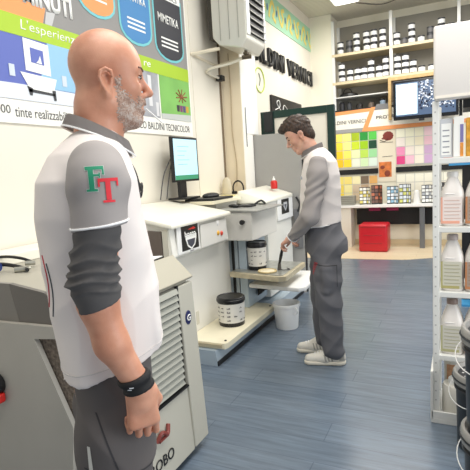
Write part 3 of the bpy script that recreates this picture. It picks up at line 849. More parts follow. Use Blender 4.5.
def small_pail(name, label, loc, r, h, rot=0):
    t = thing(name, label, 'paint pail', loc, rot)
    b = B(); lathe(b, [(r * 0.93, 0), (r * 0.95, 0.008), (r, h * 0.86)], (0, 0, 0), 28); obj('pail_body', b, M_pailb, t, local=True, smooth=True)
    b = B(); lathe(b, [(r * 0.965, h * 0.14), (r * 1.008, h * 0.80)], (0, 0, 0), 28, cap=False); lb = obj('pail_label', b, M_lab, t, local=True, smooth=True)
    b = B()
    for k in range(7):
        a0 = -1.4 + k * 0.45 + random.uniform(-.1, .1)
        for q in range(4):
            z0 = h * (0.22 + 0.14 * q)
            if random.random() < 0.75:
                pts = [(r * 1.016 * math.cos(a0 + j * 0.06), r * 1.016 * math.sin(a0 + j * 0.06)) for j in range(5)]
                for p, p2 in zip(pts[:-1], pts[1:]):
                    hh = random.uniform(0.2, 1) * h * 0.06
                    vs = [b.verts.new((p[0], p[1], z0)), b.verts.new((p2[0], p2[1], z0)), b.verts.new((p2[0], p2[1], z0 + hh)), b.verts.new((p[0], p[1], z0 + hh))]
                    b.faces.new(vs)
    obj('label_print', b, M_labg, lb, local=True)
    b = B(); lathe(b, [(r * 1.02, h * 0.84), (r * 1.07, h * 0.85), (r * 1.07, h * 0.92), (r * 1.03, h * 0.94), (r * 1.03, h * 0.98), (r * 0.95, h), (r * 0.90, h * 0.975), (0.001, h * 0.975)], (0, 0, 0), 28); obj('lid', b, M_pailb, t, local=True, smooth=True)
    b = B(); tube(b, [(r * 1.06 * math.cos(a), r * 1.06 * math.sin(a), h * 0.84 - 0.02 - 0.03 * math.sin((a - 2.2) / 2.6 * PI)) for a in [2.2 + 2.6 * i / 12 for i in range(13)]], 0.003, 6); obj('handle', b, M_white, t, local=True)
    return t


small_pail('paint_pail', 'white labelled black paint pail on the cream platform', (-1.75, 3.47, 0.168), 0.115, 0.245, -0.9)
small_pail('paint_pail', 'white labelled black paint pail standing on the metal tray', (-1.70, 3.97, 0.540), 0.088, 0.26, -0.9)
cl = thing('tin_lid', 'round paint stained tin lid lying on the metal tray', 'lid', (-1.56, 3.86, 0.54))
bm = B(); lathe(bm, [(0.085, 0.0), (0.088, 0.008), (0.083, 0.014), (0.078, 0.008), (0.001, 0.008)], (-1.56, 3.86, 0.541), 24); obj('lid_rim', bm, mat('lid_tan', (206, 186, 138), 0.5, var=0.15, vscale=30), cl, smooth=True)
bm = B(); lathe(bm, [(0.066, 0), (0.060, 0.003), (0.001, 0.004)], (-1.56, 3.86, 0.5495), 24); obj('wet_paint', bm, mat('paint_cream', (240, 228, 196), 0.3), cl, smooth=True)
br_ = thing('paint_brush', 'small black handled brush standing on the metal tray under the hand', 'brush', (-1.45, 3.92, 0.54))
bm = B(); tube(bm, [(-1.475, 3.95, 0.60), (-1.45, 3.935, 0.68), (-1.425, 3.92, 0.765)], 0.010, 8, rs=[0.011, 0.015, 0.009]); obj('brush_handle', bm, M_black, br_)
bm = B(); tube(bm, [(-1.475, 3.95, 0.60), (-1.478, 3.95, 0.544)], 0.016, 8, rs=[0.014, 0.02]); obj('bristles', bm, mat('bristle_grey', (90, 86, 80), 0.8), br_)
bm = B(); tube(bm, curve_pts([(-1.50, 3.98, 0.544), (-1.43, 3.93, 0.546), (-1.39, 3.98, 0.544), (-1.43, 4.02, 0.545)]), 0.0035, 6)
tag(obj('wire_piece', bm, M_dark), 'little dark bent wire lying beside the brush', 'wire')
bk = thing('white_bucket', 'white plastic bucket standing on the floor under the tray', 'bucket', (-1.435, 3.97, 0))
bm = B(); lathe(bm, [(0.098, 0), (0.102, 0.008), (0.118, 0.205), (0.126, 0.207), (0.126, 0.232), (0.118, 0.235), (0.114, 0.228), (0.096, 0.02), (0.001, 0.018)], (-1.435, 3.97, 0), 32, cap=False); obj('bucket_body', bm, M_white, bk, smooth=True)
bm = B(); tube(bm, curve_pts([(-1.33, 3.90, 0.215), (-1.30, 3.88, 0.19), (-1.31, 3.89, 0.16), (-1.34, 3.885, 0.15)]), 0.006, 6); obj('bucket_handle', bm, M_white, bk)
rb = thing('red_bottle', 'little red bottle with a white pump on the dispenser lid', 'bottle', (-1.86, 5.0, 1.2))
RZ = 1.232
bm = B(); lathe(bm, [(0.036, 0), (0.038, 0.005), (0.038, 0.075), (0.03, 0.09), (0.012, 0.095)], (-1.88, 4.98, RZ), 18); obj('bottle_body', bm, M_red, rb, smooth=True)
bm = B(); lathe(bm, [(0.016, 0.095), (0.016, 0.115), (0.007, 0.118), (0.007, 0.14)], (-1.88, 4.98, RZ), 12); obj('white_pump', bm, M_white, rb, smooth=True)

# ------------------------------------------------------------------ back wall shelving
sv = thing('wall_shelving', 'tall open shelving unit of beige edged shelves on the back wall', 'shelving', (-1.1, 8.9, 2.5))
for xx, n in ((-2.06, 0), (-1.08, 1), (-0.05, 2), (0.95, 3)):
    bm = B(); box(bm, (xx, 8.64, 2.42), (xx + 0.05, 8.70, 3.95), 0.003); box(bm, (xx, 9.08, 2.42), (xx + 0.05, 9.14, 3.95), 0.003)
    obj('upright', bm, M_shelfsteel, sv)
for z in (3.345, 2.865):
    bm = B(); box(bm, (-2.055, 8.655, z), (1.0, 9.13, z + 0.035), 0.002); s_ = obj('shelf_board', bm, M_shelfwood, sv)
    bm = B(); box(bm, (-2.055, 8.636, z - 0.006), (1.0, 8.656, z + 0.04), 0.002); obj('shelf_lip', bm, M_shelfwood, s_)
bm = B(); box(bm, (-2.055, 8.66, 2.63), (-1.10, 9.13, 2.648)); obj('thin_shelf', bm, M_shelfsteel, sv)
bm = B(); box(bm, (-2.055, 9.132, 2.40), (1.0, 9.145, 3.95)); obj('back_panel', bm, mat('shelving_back_grey', (150, 146, 136), 0.7), sv)
# tins: (crop x centre, count, scale) on the two shelves
M_tinw = mat('tin_label_white', (240, 240, 238), 0.45)
M_tind = mat('tin_band_dark', (52, 52, 56), 0.4)
M_tin2 = mat('tin_grey', (150, 150, 150), 0.35, metal=0.5)


def tin_proto(name, body, r=0.056, h=0.109):
    t = thing(name, 'tin', 'paint tin', (0, 0, 0))
    b = B(); lathe(b, [(r * 0.98, 0), (r, 0.004), (r, h * 0.90)], (0, 0, 0), 16); obj('tin_body', b, M_tind, t, local=True, smooth=True)
    b = B(); lathe(b, [(r * 1.008, h * 0.17), (r * 1.008, h * 0.74)], (0, 0, 0), 16, cap=False); obj('tin_label', b, body, t, local=True, smooth=True)
    b = B(); lathe(b, [(r * 1.02, h * 0.88), (r * 1.02, h * 0.96), (r * 0.9, h * 0.985), (r * 0.9, h * 0.96), (0.001, h * 0.955)], (0, 0, 0), 16); obj('tin_lid', b, M_tind, t, local=True, smooth=True)
    return t


pa = tin_proto('paint_tin', M_tinw)
pb = tin_proto('paint_tin', mat('tin_label_dark', (92, 90, 90), 0.45))
used = {0: False, 1: False}
S1 = [('left', [(88, 2, 0), (116, 2, 1), (139, 3, 0), (169, 3, 0), (191, 3, 0), (217, 3, 0)]), ('right', [(258, 2, 0), (278, 1, 1), (299, 3, 0), (325, 1, 0), (351, 2, 1), (380, 3, 0), (405, 2, 0), (430, 2, 0)])]
S2 = [('left', [(91, 3, 0), (117, 2, 0), (140, 2, 0), (160, 2, 0), (181, 3, 0), (205, 2, 0), (225, 3, 0)]), ('right', [(258, 3, 0), (281, 3, 0), (303, 2, 0), (326, 1, 0), (353, 1, 0), (380, 1, 0), (402, 1, 0)])]
SIDE = {'left': 'left bay', 'right': 'right bay'}
ORD = ['bottom', 'second', 'third', 'fourth']
NTH = ['first', 'second', 'third', 'fourth', 'fifth', 'sixth', 'seventh', 'eighth', 'ninth']
for zt, S, sn_ in ((3.382, S1, 'upper'), (2.902, S2, 'lower')):
    for side, lst in S:
        for i, (cx, n, dk) in enumerate(lst):
            px = cx / 2.9375 + 310
            x = -2.04 + (px - 333) * 0.01655
            dy = random.uniform(-0.03, 0.03)
            for k in range(n):
                what = ('dark' if dk else 'white') + ' paint tin'
                pos = 'alone' if n == 1 else (ORD[k] if k < n - 1 or n > 3 else 'topmost') + ' of its stack'
                lb = '%s, %s, %s from left, %s shelf, %s' % (what, pos, NTH[i], sn_, SIDE[side])
                loc = (x + random.uniform(-.004, .004), 8.735 + dy * 0.5, zt + k * 0.1095)
                p_ = pb if dk else pa
                if not used[dk]:
                    used[dk] = True
                    p_.location = loc
                    p_['label'] = lb
                    p_['group'] = 'paint tins on the wall shelves'
                else:
                    dup(p_, loc, lb, group='paint tins on the wall shelves')
# dark cases under the tin shelves
t = thing('tool_case', 'black soft case lying on the thin white shelf', 'case', (-1.85, 8.8, 2.648))
bm = B(); lathe(bm, [(0.14, 0), (0.155, 0.02), (0.14, 0.06), (0.09, 0.085), (0.02, 0.09)], (-1.82, 8.85, 2.649), 20, sx=1.1, sy=0.9); obj('case_body', bm, M_black, t, smooth=True)
bm = B(); tube(bm, curve_pts([(-1.90, 8.76, 2.72), (-1.86, 8.74, 2.78), (-1.78, 8.74, 2.78), (-1.74, 8.76, 2.72)]), 0.008, 6); obj('case_handle', bm, M_black, t)
# floor of the low bay + clutter
bm = B(); box(bm, (-2.055, 8.66, 2.405), (-1.06, 9.13, 2.42)); obj('bay_floor', bm, M_dark, sv)
for i, (x, r, hh, c) in enumerate(((-1.93, 0.05, 0.15, (40, 40, 44)), (-1.80, 0.045, 0.13, (60, 62, 66)), (-1.62, 0.06, 0.09, (48, 44, 42)), (-1.42, 0.05, 0.10, (110, 96, 84)), (-1.22, 0.05, 0.12, (150, 170, 190)))):
    t = thing('spray_can', ['black can at the far left of the dark low bay', 'dark grey can second from left in the dark low bay', 'squat brown black jar in the middle of the dark low bay', 'tan jar right of the middle of the dark low bay', 'pale blue grey jar at the right end of the dark low bay'][i], 'jar', (x, 8.78, 2.42))
    b = B(); lathe(b, [(r, 0), (r, hh * 0.8), (r * 0.8, hh * 0.88)], (x, 8.78, 2.421), 16); obj('jar_body', b, mat('jar_%d' % i, c, 0.4), t, smooth=True)
    b = B(); lathe(b, [(r * 0.75, hh * 0.885), (r * 0.72, hh)], (x, 8.78, 2.421), 16); obj('jar_cap', b, M_dark, t, smooth=True)

# television and its niche
tv = thing('television', 'wall television showing a pale window and a blue crowded picture', 'television', (-0.5, 8.4, 2.1))
bm = B(); box(bm, (-0.99, 8.30, 2.12), (-0.02, 8.36, 2.74), 0.008); obj('tv_casing', bm, M_glass, tv)
bm = B(); box(bm, (-0.95, 8.296, 2.175), (-0.06, 8.3005, 2.70)); s_ = obj('tv_screen', bm, mat('tv_dark_blue', (74, 92, 120), 0.2, emit=0.25), tv)
bm = B(); box(bm, (-0.945, 8.294, 2.20), (-0.62, 8.2965, 2.68)); obj('pale_window', bm, mat('tv_pale', (196, 222, 236), 0.2, emit=0.6), s_)
random.seed(11)
bm = B()
for i in range(160):
    x = random.uniform(-0.61, -0.10); z = random.uniform(2.28, 2.68); w = random.uniform(0.01, 0.03)
    box(bm, (x, 8.2945, z), (x + w, 8.2962, z + w * random.uniform(0.6, 1.5)))
obj('pale_figures', bm, mat('tv_figures', (200, 206, 216), 0.2, emit=0.4), s_)
bm = B()
for i in range(130):
    x = random.uniform(-0.61, -0.10); z = random.uniform(2.22, 2.68); w = random.uniform(0.01, 0.03)
    box(bm, (x, 8.2940, z), (x + w, 8.2950, z + w * random.uniform(0.6, 1.5)))
obj('dark_figures', bm, mat('tv_figures_dark', (38, 44, 66), 0.2), s_)
bm = B(); box(bm, (-0.60, 8.3, 2.085), (-0.52, 8.34, 2.12)); box(bm, (-0.52, 8.36, 2.47), (-0.40, 8.600, 2.56)); obj('tv_bracket', bm, M_black, tv)
nf = thing('niche_frame', 'pale wooden frame around the television niche', 'frame', (-0.5, 8.65, 2.0))
bm = B(); box(bm, (-1.10, 8.55, 2.16), (-1.05, 8.598, 2.86), 0.003); obj('frame_side', bm, mat('oak_frame', (196, 164, 112), 0.5, var=0.15, vscale=20), nf)
bm = B(); box(bm, (-1.05, 8.55, 2.80), (0.5, 8.598, 2.855), 0.003); obj('frame_top', bm, mat('oak_frame', (196, 164, 112), 0.5), nf)
bm = B(); box(bm, (-1.05, 8.60, 2.46), (0.5, 8.62, 2.80)); obj('niche_back', bm, mat('niche_brown', (104, 90, 76), 0.7), nf)

# header sign
hs = thing('header_sign', 'white header sign with orange borders above the colour charts', 'sign', (-1.2, 8.6, 2.0))
HY = 8.63


def bpoly(name, pts, dy, material, parent, th=0.003):
    b = B(); prism(b, pts, 'y', HY - dy - th, HY - dy); return obj(name, b, material, parent)


bpoly('sign_board', [(-2.06, 2.01), (0.9, 2.01), (0.9, 2.37), (-2.06, 2.37)], 0.0, mat('sign_white', (244, 240, 228), 0.6), hs, 0.02)
bpoly('orange_top_left', [(-2.06, 2.37), (-2.06, 2.325), (-1.42, 2.345), (-1.38, 2.40), (-2.06, 2.385)], 0.021, M_orange, hs)
bpoly('grey_corner', [(-2.06, 2.01), (-1.54, 2.01), (-1.48, 2.075), (-2.06, 2.075)], 0.021, mat('sign_grey', (158, 158, 158), 0.6), hs)
bpoly('orange_slash', [(-1.56, 2.01), (-1.48, 2.01), (-1.32, 2.41), (-1.39, 2.41)], 0.025, M_orange, hs)
bpoly('orange_bottom', [(-1.50, 2.01), (0.9, 2.01), (0.9, 2.075), (-1.48, 2.075)], 0.022, M_orange, hs)
bpoly('grey_top', [(-1.32, 2.41), (-1.34, 2.355), (-1.08, 2.355), (-1.08, 2.45), (-1.30, 2.45)], 0.021, mat('sign_dark_grey', (120, 120, 122), 0.6), hs)
M_txt = mat('sign_text_grey', (96, 96, 100), 0.6)
b = text_bm('BALDINI VERNICI', (-2.135, HY - 0.0255, 2.165), XD, ZD, 0.645, 0.062, 0.002, 0.0)
obj('sign_words', b, M_txt, hs)
b = text_bm('PROTAGONISTI DEL COLORE', (-1.31, HY - 0.0255, 2.20), XD, ZD, 1.3, 0.055, 0.002, 0.005)
obj('sign_words', b, M_txt, hs)

# colour charts
def chart(name, label, x0, z1, cw, rh, cols, gapmat):
    t = thing(name, label, 'colour chart', (x0, 8.6, z1 - rh * len(cols)))
    n = len(cols[0])
    b = B(); box(b, (x0 - 0.008, HY - 0.012, z1 - rh * len(cols) - 0.008), (x0 + cw * n + 0.004, HY + 0.01, z1 + 0.004)); obj('chart_board', b, gapmat, t)
    for r, row in enumerate(cols):
        for c, cc in enumerate(row):
            b = B(); box(b, (x0 + c * cw, HY - 0.018, z1 - (r + 1) * rh + 0.012), (x0 + (c + 1) * cw - 0.012, HY - 0.012, z1 - r * rh))
            obj('colour_swatch', b, mat('swatch_%d_%d_%d' % cc, cc, 0.55), t)
    return t


M_gap = mat('chart_gap_white', (214, 212, 204), 0.6)
chart('colour_chart', 'yellow to green colour chart left of the flower pictures', -2.04, 2.0, 0.148, 0.152,
      [[(250, 232, 110), (244, 238, 140), (168, 192, 30), (40, 150, 60), (90, 200, 80)],
       [(250, 226, 70), (250, 244, 150), (206, 226, 50), (160, 204, 20), (10, 70, 48)],
       [(250, 210, 40), (250, 236, 110), (236, 244, 190), (190, 224, 90), (160, 220, 160)],
       [(250, 200, 30), (248, 222, 60), (238, 242, 224), (214, 238, 190), (222, 238, 226)]], M_gap)
chart('colour_chart', 'cream to pink and lilac colour chart below the television', -0.985, 2.0, 0.148, 0.152,
      [[(250, 248, 226), (248, 246, 220), (246, 242, 214), (248, 214, 222), (240, 190, 214), (250, 210, 190)],
       [(250, 240, 232), (248, 244, 222), (246, 238, 210), (248, 204, 216), (238, 180, 210), (250, 200, 180)],
       [(240, 150, 190), (248, 236, 226), (250, 244, 226), (212, 176, 212), (200, 160, 210), (240, 160, 150)],
       [(226, 70, 136), (246, 196, 214), (248, 240, 224), (214, 178, 216), (180, 140, 200), (230, 130, 120)]], M_gap)
chart('colour_chart', 'beige and brown colour chart below the black strip at left', -2.04, 1.235, 0.148, 0.15,
      [[(244, 226, 120), (246, 226, 130), (248, 238, 190), (124, 106, 88), (228, 176, 106)],
       [(240, 214, 90), (246, 236, 170), (216, 196, 170), (198, 170, 142), (236, 206, 160)],
       [(250, 222, 60), (244, 234, 180), (222, 200, 170), (206, 180, 150), (240, 226, 200)]], M_gap)
chart('colour_chart', 'plain cream colour chart below the black strip at right', -0.985, 1.235, 0.148, 0.15,
      [[(248, 244, 226)] * 6, [(246, 240, 222)] * 6, [(244, 238, 220)] * 6], M_gap)
fp = thing('picture_strip', 'cream strip with a dark red flower and an orange candle picture between the charts', 'poster', (-1.13, 8.6, 1.12))
bpoly('strip_sheet', [(-1.29, 1.12), (-1.0, 1.12), (-1.0, 2.0), (-1.29, 2.0)], 0.0, mat('strip_cream', (232, 222, 200), 0.6), fp, 0.012)
bm = B()
for i in range(11):
    a = i * 2 * PI / 11
    ell(bm, (-1.12 + 0.055 * math.cos(a), HY - 0.014, 1.90 + 0.05 * math.sin(a)), (0.035, 0.003, 0.03), 8)
ell(bm, (-1.12, HY - 0.015, 1.90), (0.04, 0.004, 0.04), 8); ell(bm, (-1.20, HY - 0.014, 1.86), (0.03, 0.003, 0.015), 8)
obj('red_flower', bm, mat('flower_maroon', (128, 48, 40), 0.6), fp)
bm = B(); tube(bm, curve_pts([(-1.12, HY - 0.014, 1.86), (-1.18, HY - 0.014, 1.81), (-1.26, HY - 0.014, 1.84)]), 0.006, 5); tube(bm, [(-1.26, HY - 0.014, 1.80), (-1.04, HY - 0.014, 1.79)], 0.004, 5); tube(bm, [(-1.22, HY - 0.014, 1.55), (-1.05, HY - 0.014, 1.555)], 0.004, 5)
obj('dark_stems', bm, mat('stem_dark', (60, 40, 34), 0.6), fp)
bpoly('orange_picture', [(-1.28, 1.20), (-1.07, 1.20), (-1.07, 1.46), (-1.28, 1.46)], 0.013, mat('picture_orange', (214, 122, 62), 0.6, var=0.25, vscale=14), fp)
bm = B(); ell(bm, (-1.14, HY - 0.018, 1.26), (0.05, 0.003, 0.055), 12); ell(bm, (-1.22, HY - 0.018, 1.37), (0.04, 0.003, 0.03), 12); obj('candle_shape', bm, mat('candle_maroon', (132, 60, 40), 0.6), fp)
for x0, x1, lb in ((-2.06, -1.295, 'black metal strip under the yellow and green colour chart'), (-0.995, 0.9, 'black metal strip under the pink colour chart')):
    bm = B(); box(bm, (x0, HY - 0.035, 1.27), (x1, HY, 1.36), 0.003); tag(obj('black_strip', bm, M_black, origin=(x0, HY, 1.27)), lb, 'strip')
bm = B(); box(bm, (-2.06, HY, 0.0), (0.95, HY + 0.02, 2.02)); struct(obj('trim_6', bm, mat('panel_cream', (236, 230, 210), 0.6)))

# counter
ct = thing('wall_counter', 'long white counter below the colour charts with grey post leg', 'counter', (-1.0, 8.45, 0))
bm = B(); box(bm, (-2.05, 8.25, 0.70), (0.9, 8.615, 0.745), 0.004); obj('counter_top', bm, M_white, ct)
bm = B(); box(bm, (-1.66, 8.50, 0.38), (0.9, 8.54, 0.66)); obj('black_back_rail', bm, M_black, ct)
bm = B(); box(bm, (-2.05, 8.28, 0.0), (-1.72, 8.61, 0.70)); obj('side_cabinet', bm, mat('cabinet_pale', (226, 222, 212), 0.5), ct)
bm = B(); box(bm, (-0.60, 8.28, 0.0), (-0.52, 8.34, 0.70), 0.004); obj('leg', bm, mat('post_grey', (124, 126, 130), 0.35, metal=0.5), ct)
bm = B(); box(bm, (0.5, 8.28, 0.0), (0.58, 8.34, 0.70), 0.004); obj('leg', bm, mat('post_grey', (124, 126, 130), 0.35, metal=0.5), ct)
bm = B(); box(bm, (-1.45, 8.495, 0.62), (-1.25, 8.50, 0.70)); box(bm, (-1.15, 8.495, 0.62), (-0.95, 8.50, 0.70)); obj('magenta_labels', bm, mat('label_magenta', (150, 40, 90), 0.5), ct)
# counter goods
CT = 0.746
t = thing('wire_basket', 'grey wire basket of papers at the left end of the counter', 'basket', (-1.85, 8.35, CT))
bm = B(); box(bm, (-1.97, 8.30, CT + 0.001), (-1.66, 8.48, CT + 0.16), 0.006); obj('basket_body', bm, mat('basket_grey', (150, 148, 140), 0.5, bump=0.5, bscale=90), t)
bm = B()
for q in range(5):
    tube(bm, [(-1.975, 8.295, CT + 0.02 + q * 0.034), (-1.655, 8.295, CT + 0.02 + q * 0.034)], 0.004, 5)
obj('basket_wires', bm, M_steel, t)
fold = [(-1.51, 'leftmost', (250, 248, 240)), (-1.31, 'second', (120, 90, 80)), (-1.05, 'third', (240, 244, 248)), (-0.85, 'fourth', (226, 232, 238)), (-0.50, 'fifth', (250, 250, 246)), (-0.30, 'sixth', (244, 244, 240))]
random.seed(5)
for i, (x, nth, c) in enumerate(fold):
    t = thing('swatch_booklet', '%s standing colour swatch booklet from the left on the white counter' % nth, 'booklet', (x, 8.38, CT), 0, 'swatch booklets on the counter')
    hgt = 0.30 + 0.03 * (i % 2)
    bm = B(); hexa(bm, [(x - 0.07, 8.36, CT + 0.001), (x + 0.04, 8.42, CT + 0.001), (x + 0.04, 8.43, CT + 0.001), (x - 0.07, 8.37, CT + 0.001), (x - 0.07, 8.36, CT + hgt), (x + 0.04, 8.42, CT + hgt), (x + 0.04, 8.43, CT + hgt), (x - 0.07, 8.37, CT + hgt)]); obj('booklet_board', bm, M_black, t)
    bm = B(); hexa(bm, [(x + 0.04, 8.42, CT + 0.001), (x + 0.11, 8.35, CT + 0.001), (x + 0.117, 8.355, CT + 0.001), (x + 0.047, 8.43, CT + 0.001), (x + 0.04, 8.42, CT + hgt), (x + 0.11, 8.35, CT + hgt), (x + 0.117, 8.355, CT + hgt), (x + 0.047, 8.43, CT + hgt)]); obj('booklet_board', bm, M_black, t)
    bm = B(); bm2 = B()
    for r in range(5):
        for q in range(2):
            a, b_ = q * 0.5 + 0.04, q * 0.5 + 0.46
            z0 = CT + 0.02 + r * (hgt - 0.02) / 5; z1 = z0 + (hgt - 0.02) / 5 - 0.012
            tgt = bm if (r + q + i) % 3 else bm2
            for f0, f1 in ((a, b_),):
                p0 = Vector((x - 0.07 + 0.11 * f0, 8.36 + 0.06 * f0 - 0.003, 0)); p1 = Vector((x - 0.07 + 0.11 * f1, 8.36 + 0.06 * f1 - 0.003, 0))
                tgt.faces.new([tgt.verts.new((p0.x, p0.y, z0)), tgt.verts.new((p1.x, p1.y, z0)), tgt.verts.new((p1.x, p1.y, z1)), tgt.verts.new((p0.x, p0.y, z1))])
                p0 = Vector((x + 0.04 + 0.07 * f0, 8.42 - 0.07 * f0 - 0.003, 0)); p1 = Vector((x + 0.04 + 0.07 * f1, 8.42 - 0.07 * f1 - 0.003, 0))
                tgt.faces.new([tgt.verts.new((p0.x, p0.y, z0)), tgt.verts.new((p1.x, p1.y, z0)), tgt.verts.new((p1.x, p1.y, z1)), tgt.verts.new((p0.x, p0.y, z1))])
    obj('pale_swatches', bm, mat('booklet_pale_%d' % i, c, 0.5), t)
    obj('coloured_swatches', bm2, mat('booklet_tint_%d' % i, [(230, 214, 120), (200, 120, 90), (150, 190, 214), (214, 214, 120), (180, 184, 190), (60, 60, 66)][i], 0.5), t)
t = thing('paper_bag_stack', 'crumpled white paper pile on the counter between the swatch booklets', 'paper pile', (-0.66, 8.38, CT))
bm = B(); lathe(bm, [(0.06, 0.001), (0.058, 0.05), (0.05, 0.12), (0.04, 0.2), (0.02, 0.22)], (-0.65, 8.40, CT), 14, sy=0.8)
obj('paper_heap', bm, mat('paper_heap_white', (232, 230, 226), 0.7, bump=0.6, bscale=20), t)

# red pouf
pu = thing('red_pouf', 'square red leatherette pouf on the pale wood floor by the counter', 'pouf', (-1.25, 8.05, 0))
bm = B(); box(bm, (-1.515, 7.84, 0.005), (-1.055, 8.24, 0.46), 0.035, 4)
obj('pouf_body', bm, mat('red_leatherette', (198, 30, 44), 0.35, bump=0.15, bscale=18), pu, smooth=True)
bm = B()
for z in (0.145, 0.28):
    tube(bm, [(-1.43, 7.842, z), (-1.14, 7.842, z)], 0.006, 6)
tube(bm, [(-1.49, 7.838, 0.42), (-1.08, 7.838, 0.42)], 0.006, 6)
obj('stitched_seams', bm, mat('red_seam', (150, 16, 24), 0.5), pu)
bm = B(); box(bm, (-2.06, 8.60, 0.0), (0.9, 8.618, 0.10)); struct(obj('baseboard_back', bm, mat('baseboard_beige', (214, 196, 160), 0.5)))
# made-up dark stand, added to give the black between the jugs
t = thing('made_up_dark_stand', 'made-up black stand with blue header strip behind the jug shelf', 'stand', (0.0, 5.2, 0))
bm = B(); box(bm, (0.02, 5.20, 0.02), (0.40, 5.24, 1.42)); obj('stand_panel', bm, M_black, t)
bm = B(); box(bm, (-0.1, 5.16, 1.38), (0.40, 5.20, 1.43)); box(bm, (0.02, 5.0, 0.0), (0.4, 5.4, 0.02)); obj('stand_header', bm, mat('header_blue', (60, 140, 190), 0.5), t)

# ------------------------------------------------------------------ jug shelf at the right
gs = thing('jug_shelf', 'white metal display shelf with blank white header board at the right', 'shelf', (0.35, 2.85, 0))
GX0, GX1, GY0, GY1 = -0.13, 0.80, 2.69, 3.05
for xx in (GX0, GX1 - 0.03):
    for yv in (GY0, GY1 - 0.03):
        bm = B(); box(bm, (xx, yv, 0.03), (xx + 0.032, yv + 0.03, 1.745), 0.003); pp = obj('upright_post', bm, M_shelfsteel, gs)
        if yv == GY0:
            bm = B()
            for q in range(32):
                z = 0.1 + q * 0.05
                lathe(bm, [(0.004, 0), (0.004, 0.001)], (0, 0, 0), 8)
            bm.free(); bm = B()
            for q in range(30):
                z = 0.12 + q * 0.054
                box(bm, (xx + 0.010, yv - 0.0008, z), (xx + 0.018, yv + 0.001, z + 0.008))
            obj('post_holes', bm, mat('hole_grey', (184, 184, 182), 0.6), pp)
for z in (1.455, 1.095, 0.742, 0.385):
    bm = B(); box(bm, (GX0 + 0.03, GY0 + 0.004, z - 0.03), (GX1 - 0.03, GY1 - 0.01, z), 0.003); obj('shelf_tray', bm, M_shelfsteel, gs)
bm = B(); box(bm, (GX0 - 0.01, GY0 - 0.03, 0.0), (GX1, GY1, 0.03), 0.003); box(bm, (GX0 - 0.008, GY0 - 0.03, 0.03), (GX1, GY0 - 0.018, 0.07), 0.002); obj('base_deck', bm, M_shelfsteel, gs)
bm = B(); box(bm, (GX0 - 0.012, GY0 - 0.03, 0.02), (GX0 + 0.002, GY1, 0.30), 0.003); obj('side_kick', bm, M_shelfsteel, gs)
bm = B(); box(bm, (GX0 + 0.008, GY0 - 0.035, 1.745), (GX1 + 0.01, GY0 + 0.02, 2.105), 0.012, 3); obj('header_board', bm, mat('header_white', (232, 228, 224), 0.45), gs, smooth=True)
bm = B(); box(bm, (GX0 + 0.016, GY0 - 0.037, 1.752), (GX1, GY0 - 0.034, 1.765)); obj('header_edge', bm, mat('header_edge_cream', (240, 234, 222), 0.45), gs)
bm = B(); box(bm, (-0.005, GY0 + 0.03, 1.664), (0.010, GY0 + 0.05, 1.745)); box(bm, (0.012, GY0 + 0.02, 1.70), (0.5, GY0 + 0.3, 1.742)); obj('header_bracket', bm, M_black, gs)

def jug_proto(nm):
    t = thing(nm, 'jug', 'jug', (0, 0, 0))
    return t


def make_jug(loc, label, cband, cfoot, cap=(236, 232, 226), hgt=0.29, w=0.0575, dark=False):
    t = thing('plastic_jug', label, 'jug', loc, 0, 'cleaner jugs on the display shelf')
    prof = [(w * 0.92, 0), (w, 0.008), (w, hgt * 0.56), (w * 0.93, hgt * 0.64), (w * 0.66, hgt * 0.78), (w * 0.46, hgt * 0.87), (w * 0.42, hgt * 0.90)]
    b = B(); lathe(b, prof, (0, 0, 0), 28, pw=4.5, sy=1.25); jb = obj('jug_body', b, mat('jug_translucent_white', (228, 222, 216), 0.35), t, local=True, smooth=True)
    b = B()
    for q in range(4):
        z = hgt * (0.60 + 0.045 * q); ww = w * (0.6 - 0.08 * q)
        tube(b, [(-ww, -w * 1.25 * (1.0 - 0.05 - 0.11 * q) - 0.002, z), (ww * 0.3, -w * 1.25 * (1.0 - 0.05 - 0.11 * q) - 0.002, z)], 0.0025, 5)
    obj('moulded_ribs', b, mat('jug_rib', (244, 240, 236), 0.3), jb, local=True)
    b = B(); lathe(b, [(w * 0.50, hgt * 0.90), (w * 0.50, hgt * 0.985), (w * 0.44, hgt)], (0, 0, 0), 20); obj('cap', b, mat('jug_cap_%d' % cap[0], cap, 0.4), t, local=True, smooth=True)
    y = -w * 1.25 - 0.0015
    b = B(); box(b, (-w * 0.86, y, hgt * 0.05), (w * 0.80, y + 0.0015, hgt * 0.54)); lb = obj('paper_label', b, mat('jug_label_%d' % cfoot[0], cfoot, 0.5), t, local=True)
    b = B(); box(b, (-w * 0.98, y - 0.0005, hgt * 0.05), (-w * 0.82, y + 0.001, hgt * 0.54)); box(b, (-w * 0.86, y - 0.001, hgt * 0.05), (w * 0.6, y, hgt * 0.10)); obj('label_band', b, mat('jug_band_%d_%d' % cband[:2], cband, 0.5), lb, local=True)
    b = B()
    for q in range(6):
        z = hgt * (0.14 + 0.066 * q)
        box(b, (-w * 0.70, y - 0.001, z), (w * (0.70 - 0.12 * (q % 2)), y, z + hgt * 0.014))
    obj('label_lines', b, mat('label_line_%d' % cband[0], tuple(int(x * 0.35 + cfoot[i_] * 0.55) for i_, x in enumerate(cband)), 0.6), lb, local=True)
    return t


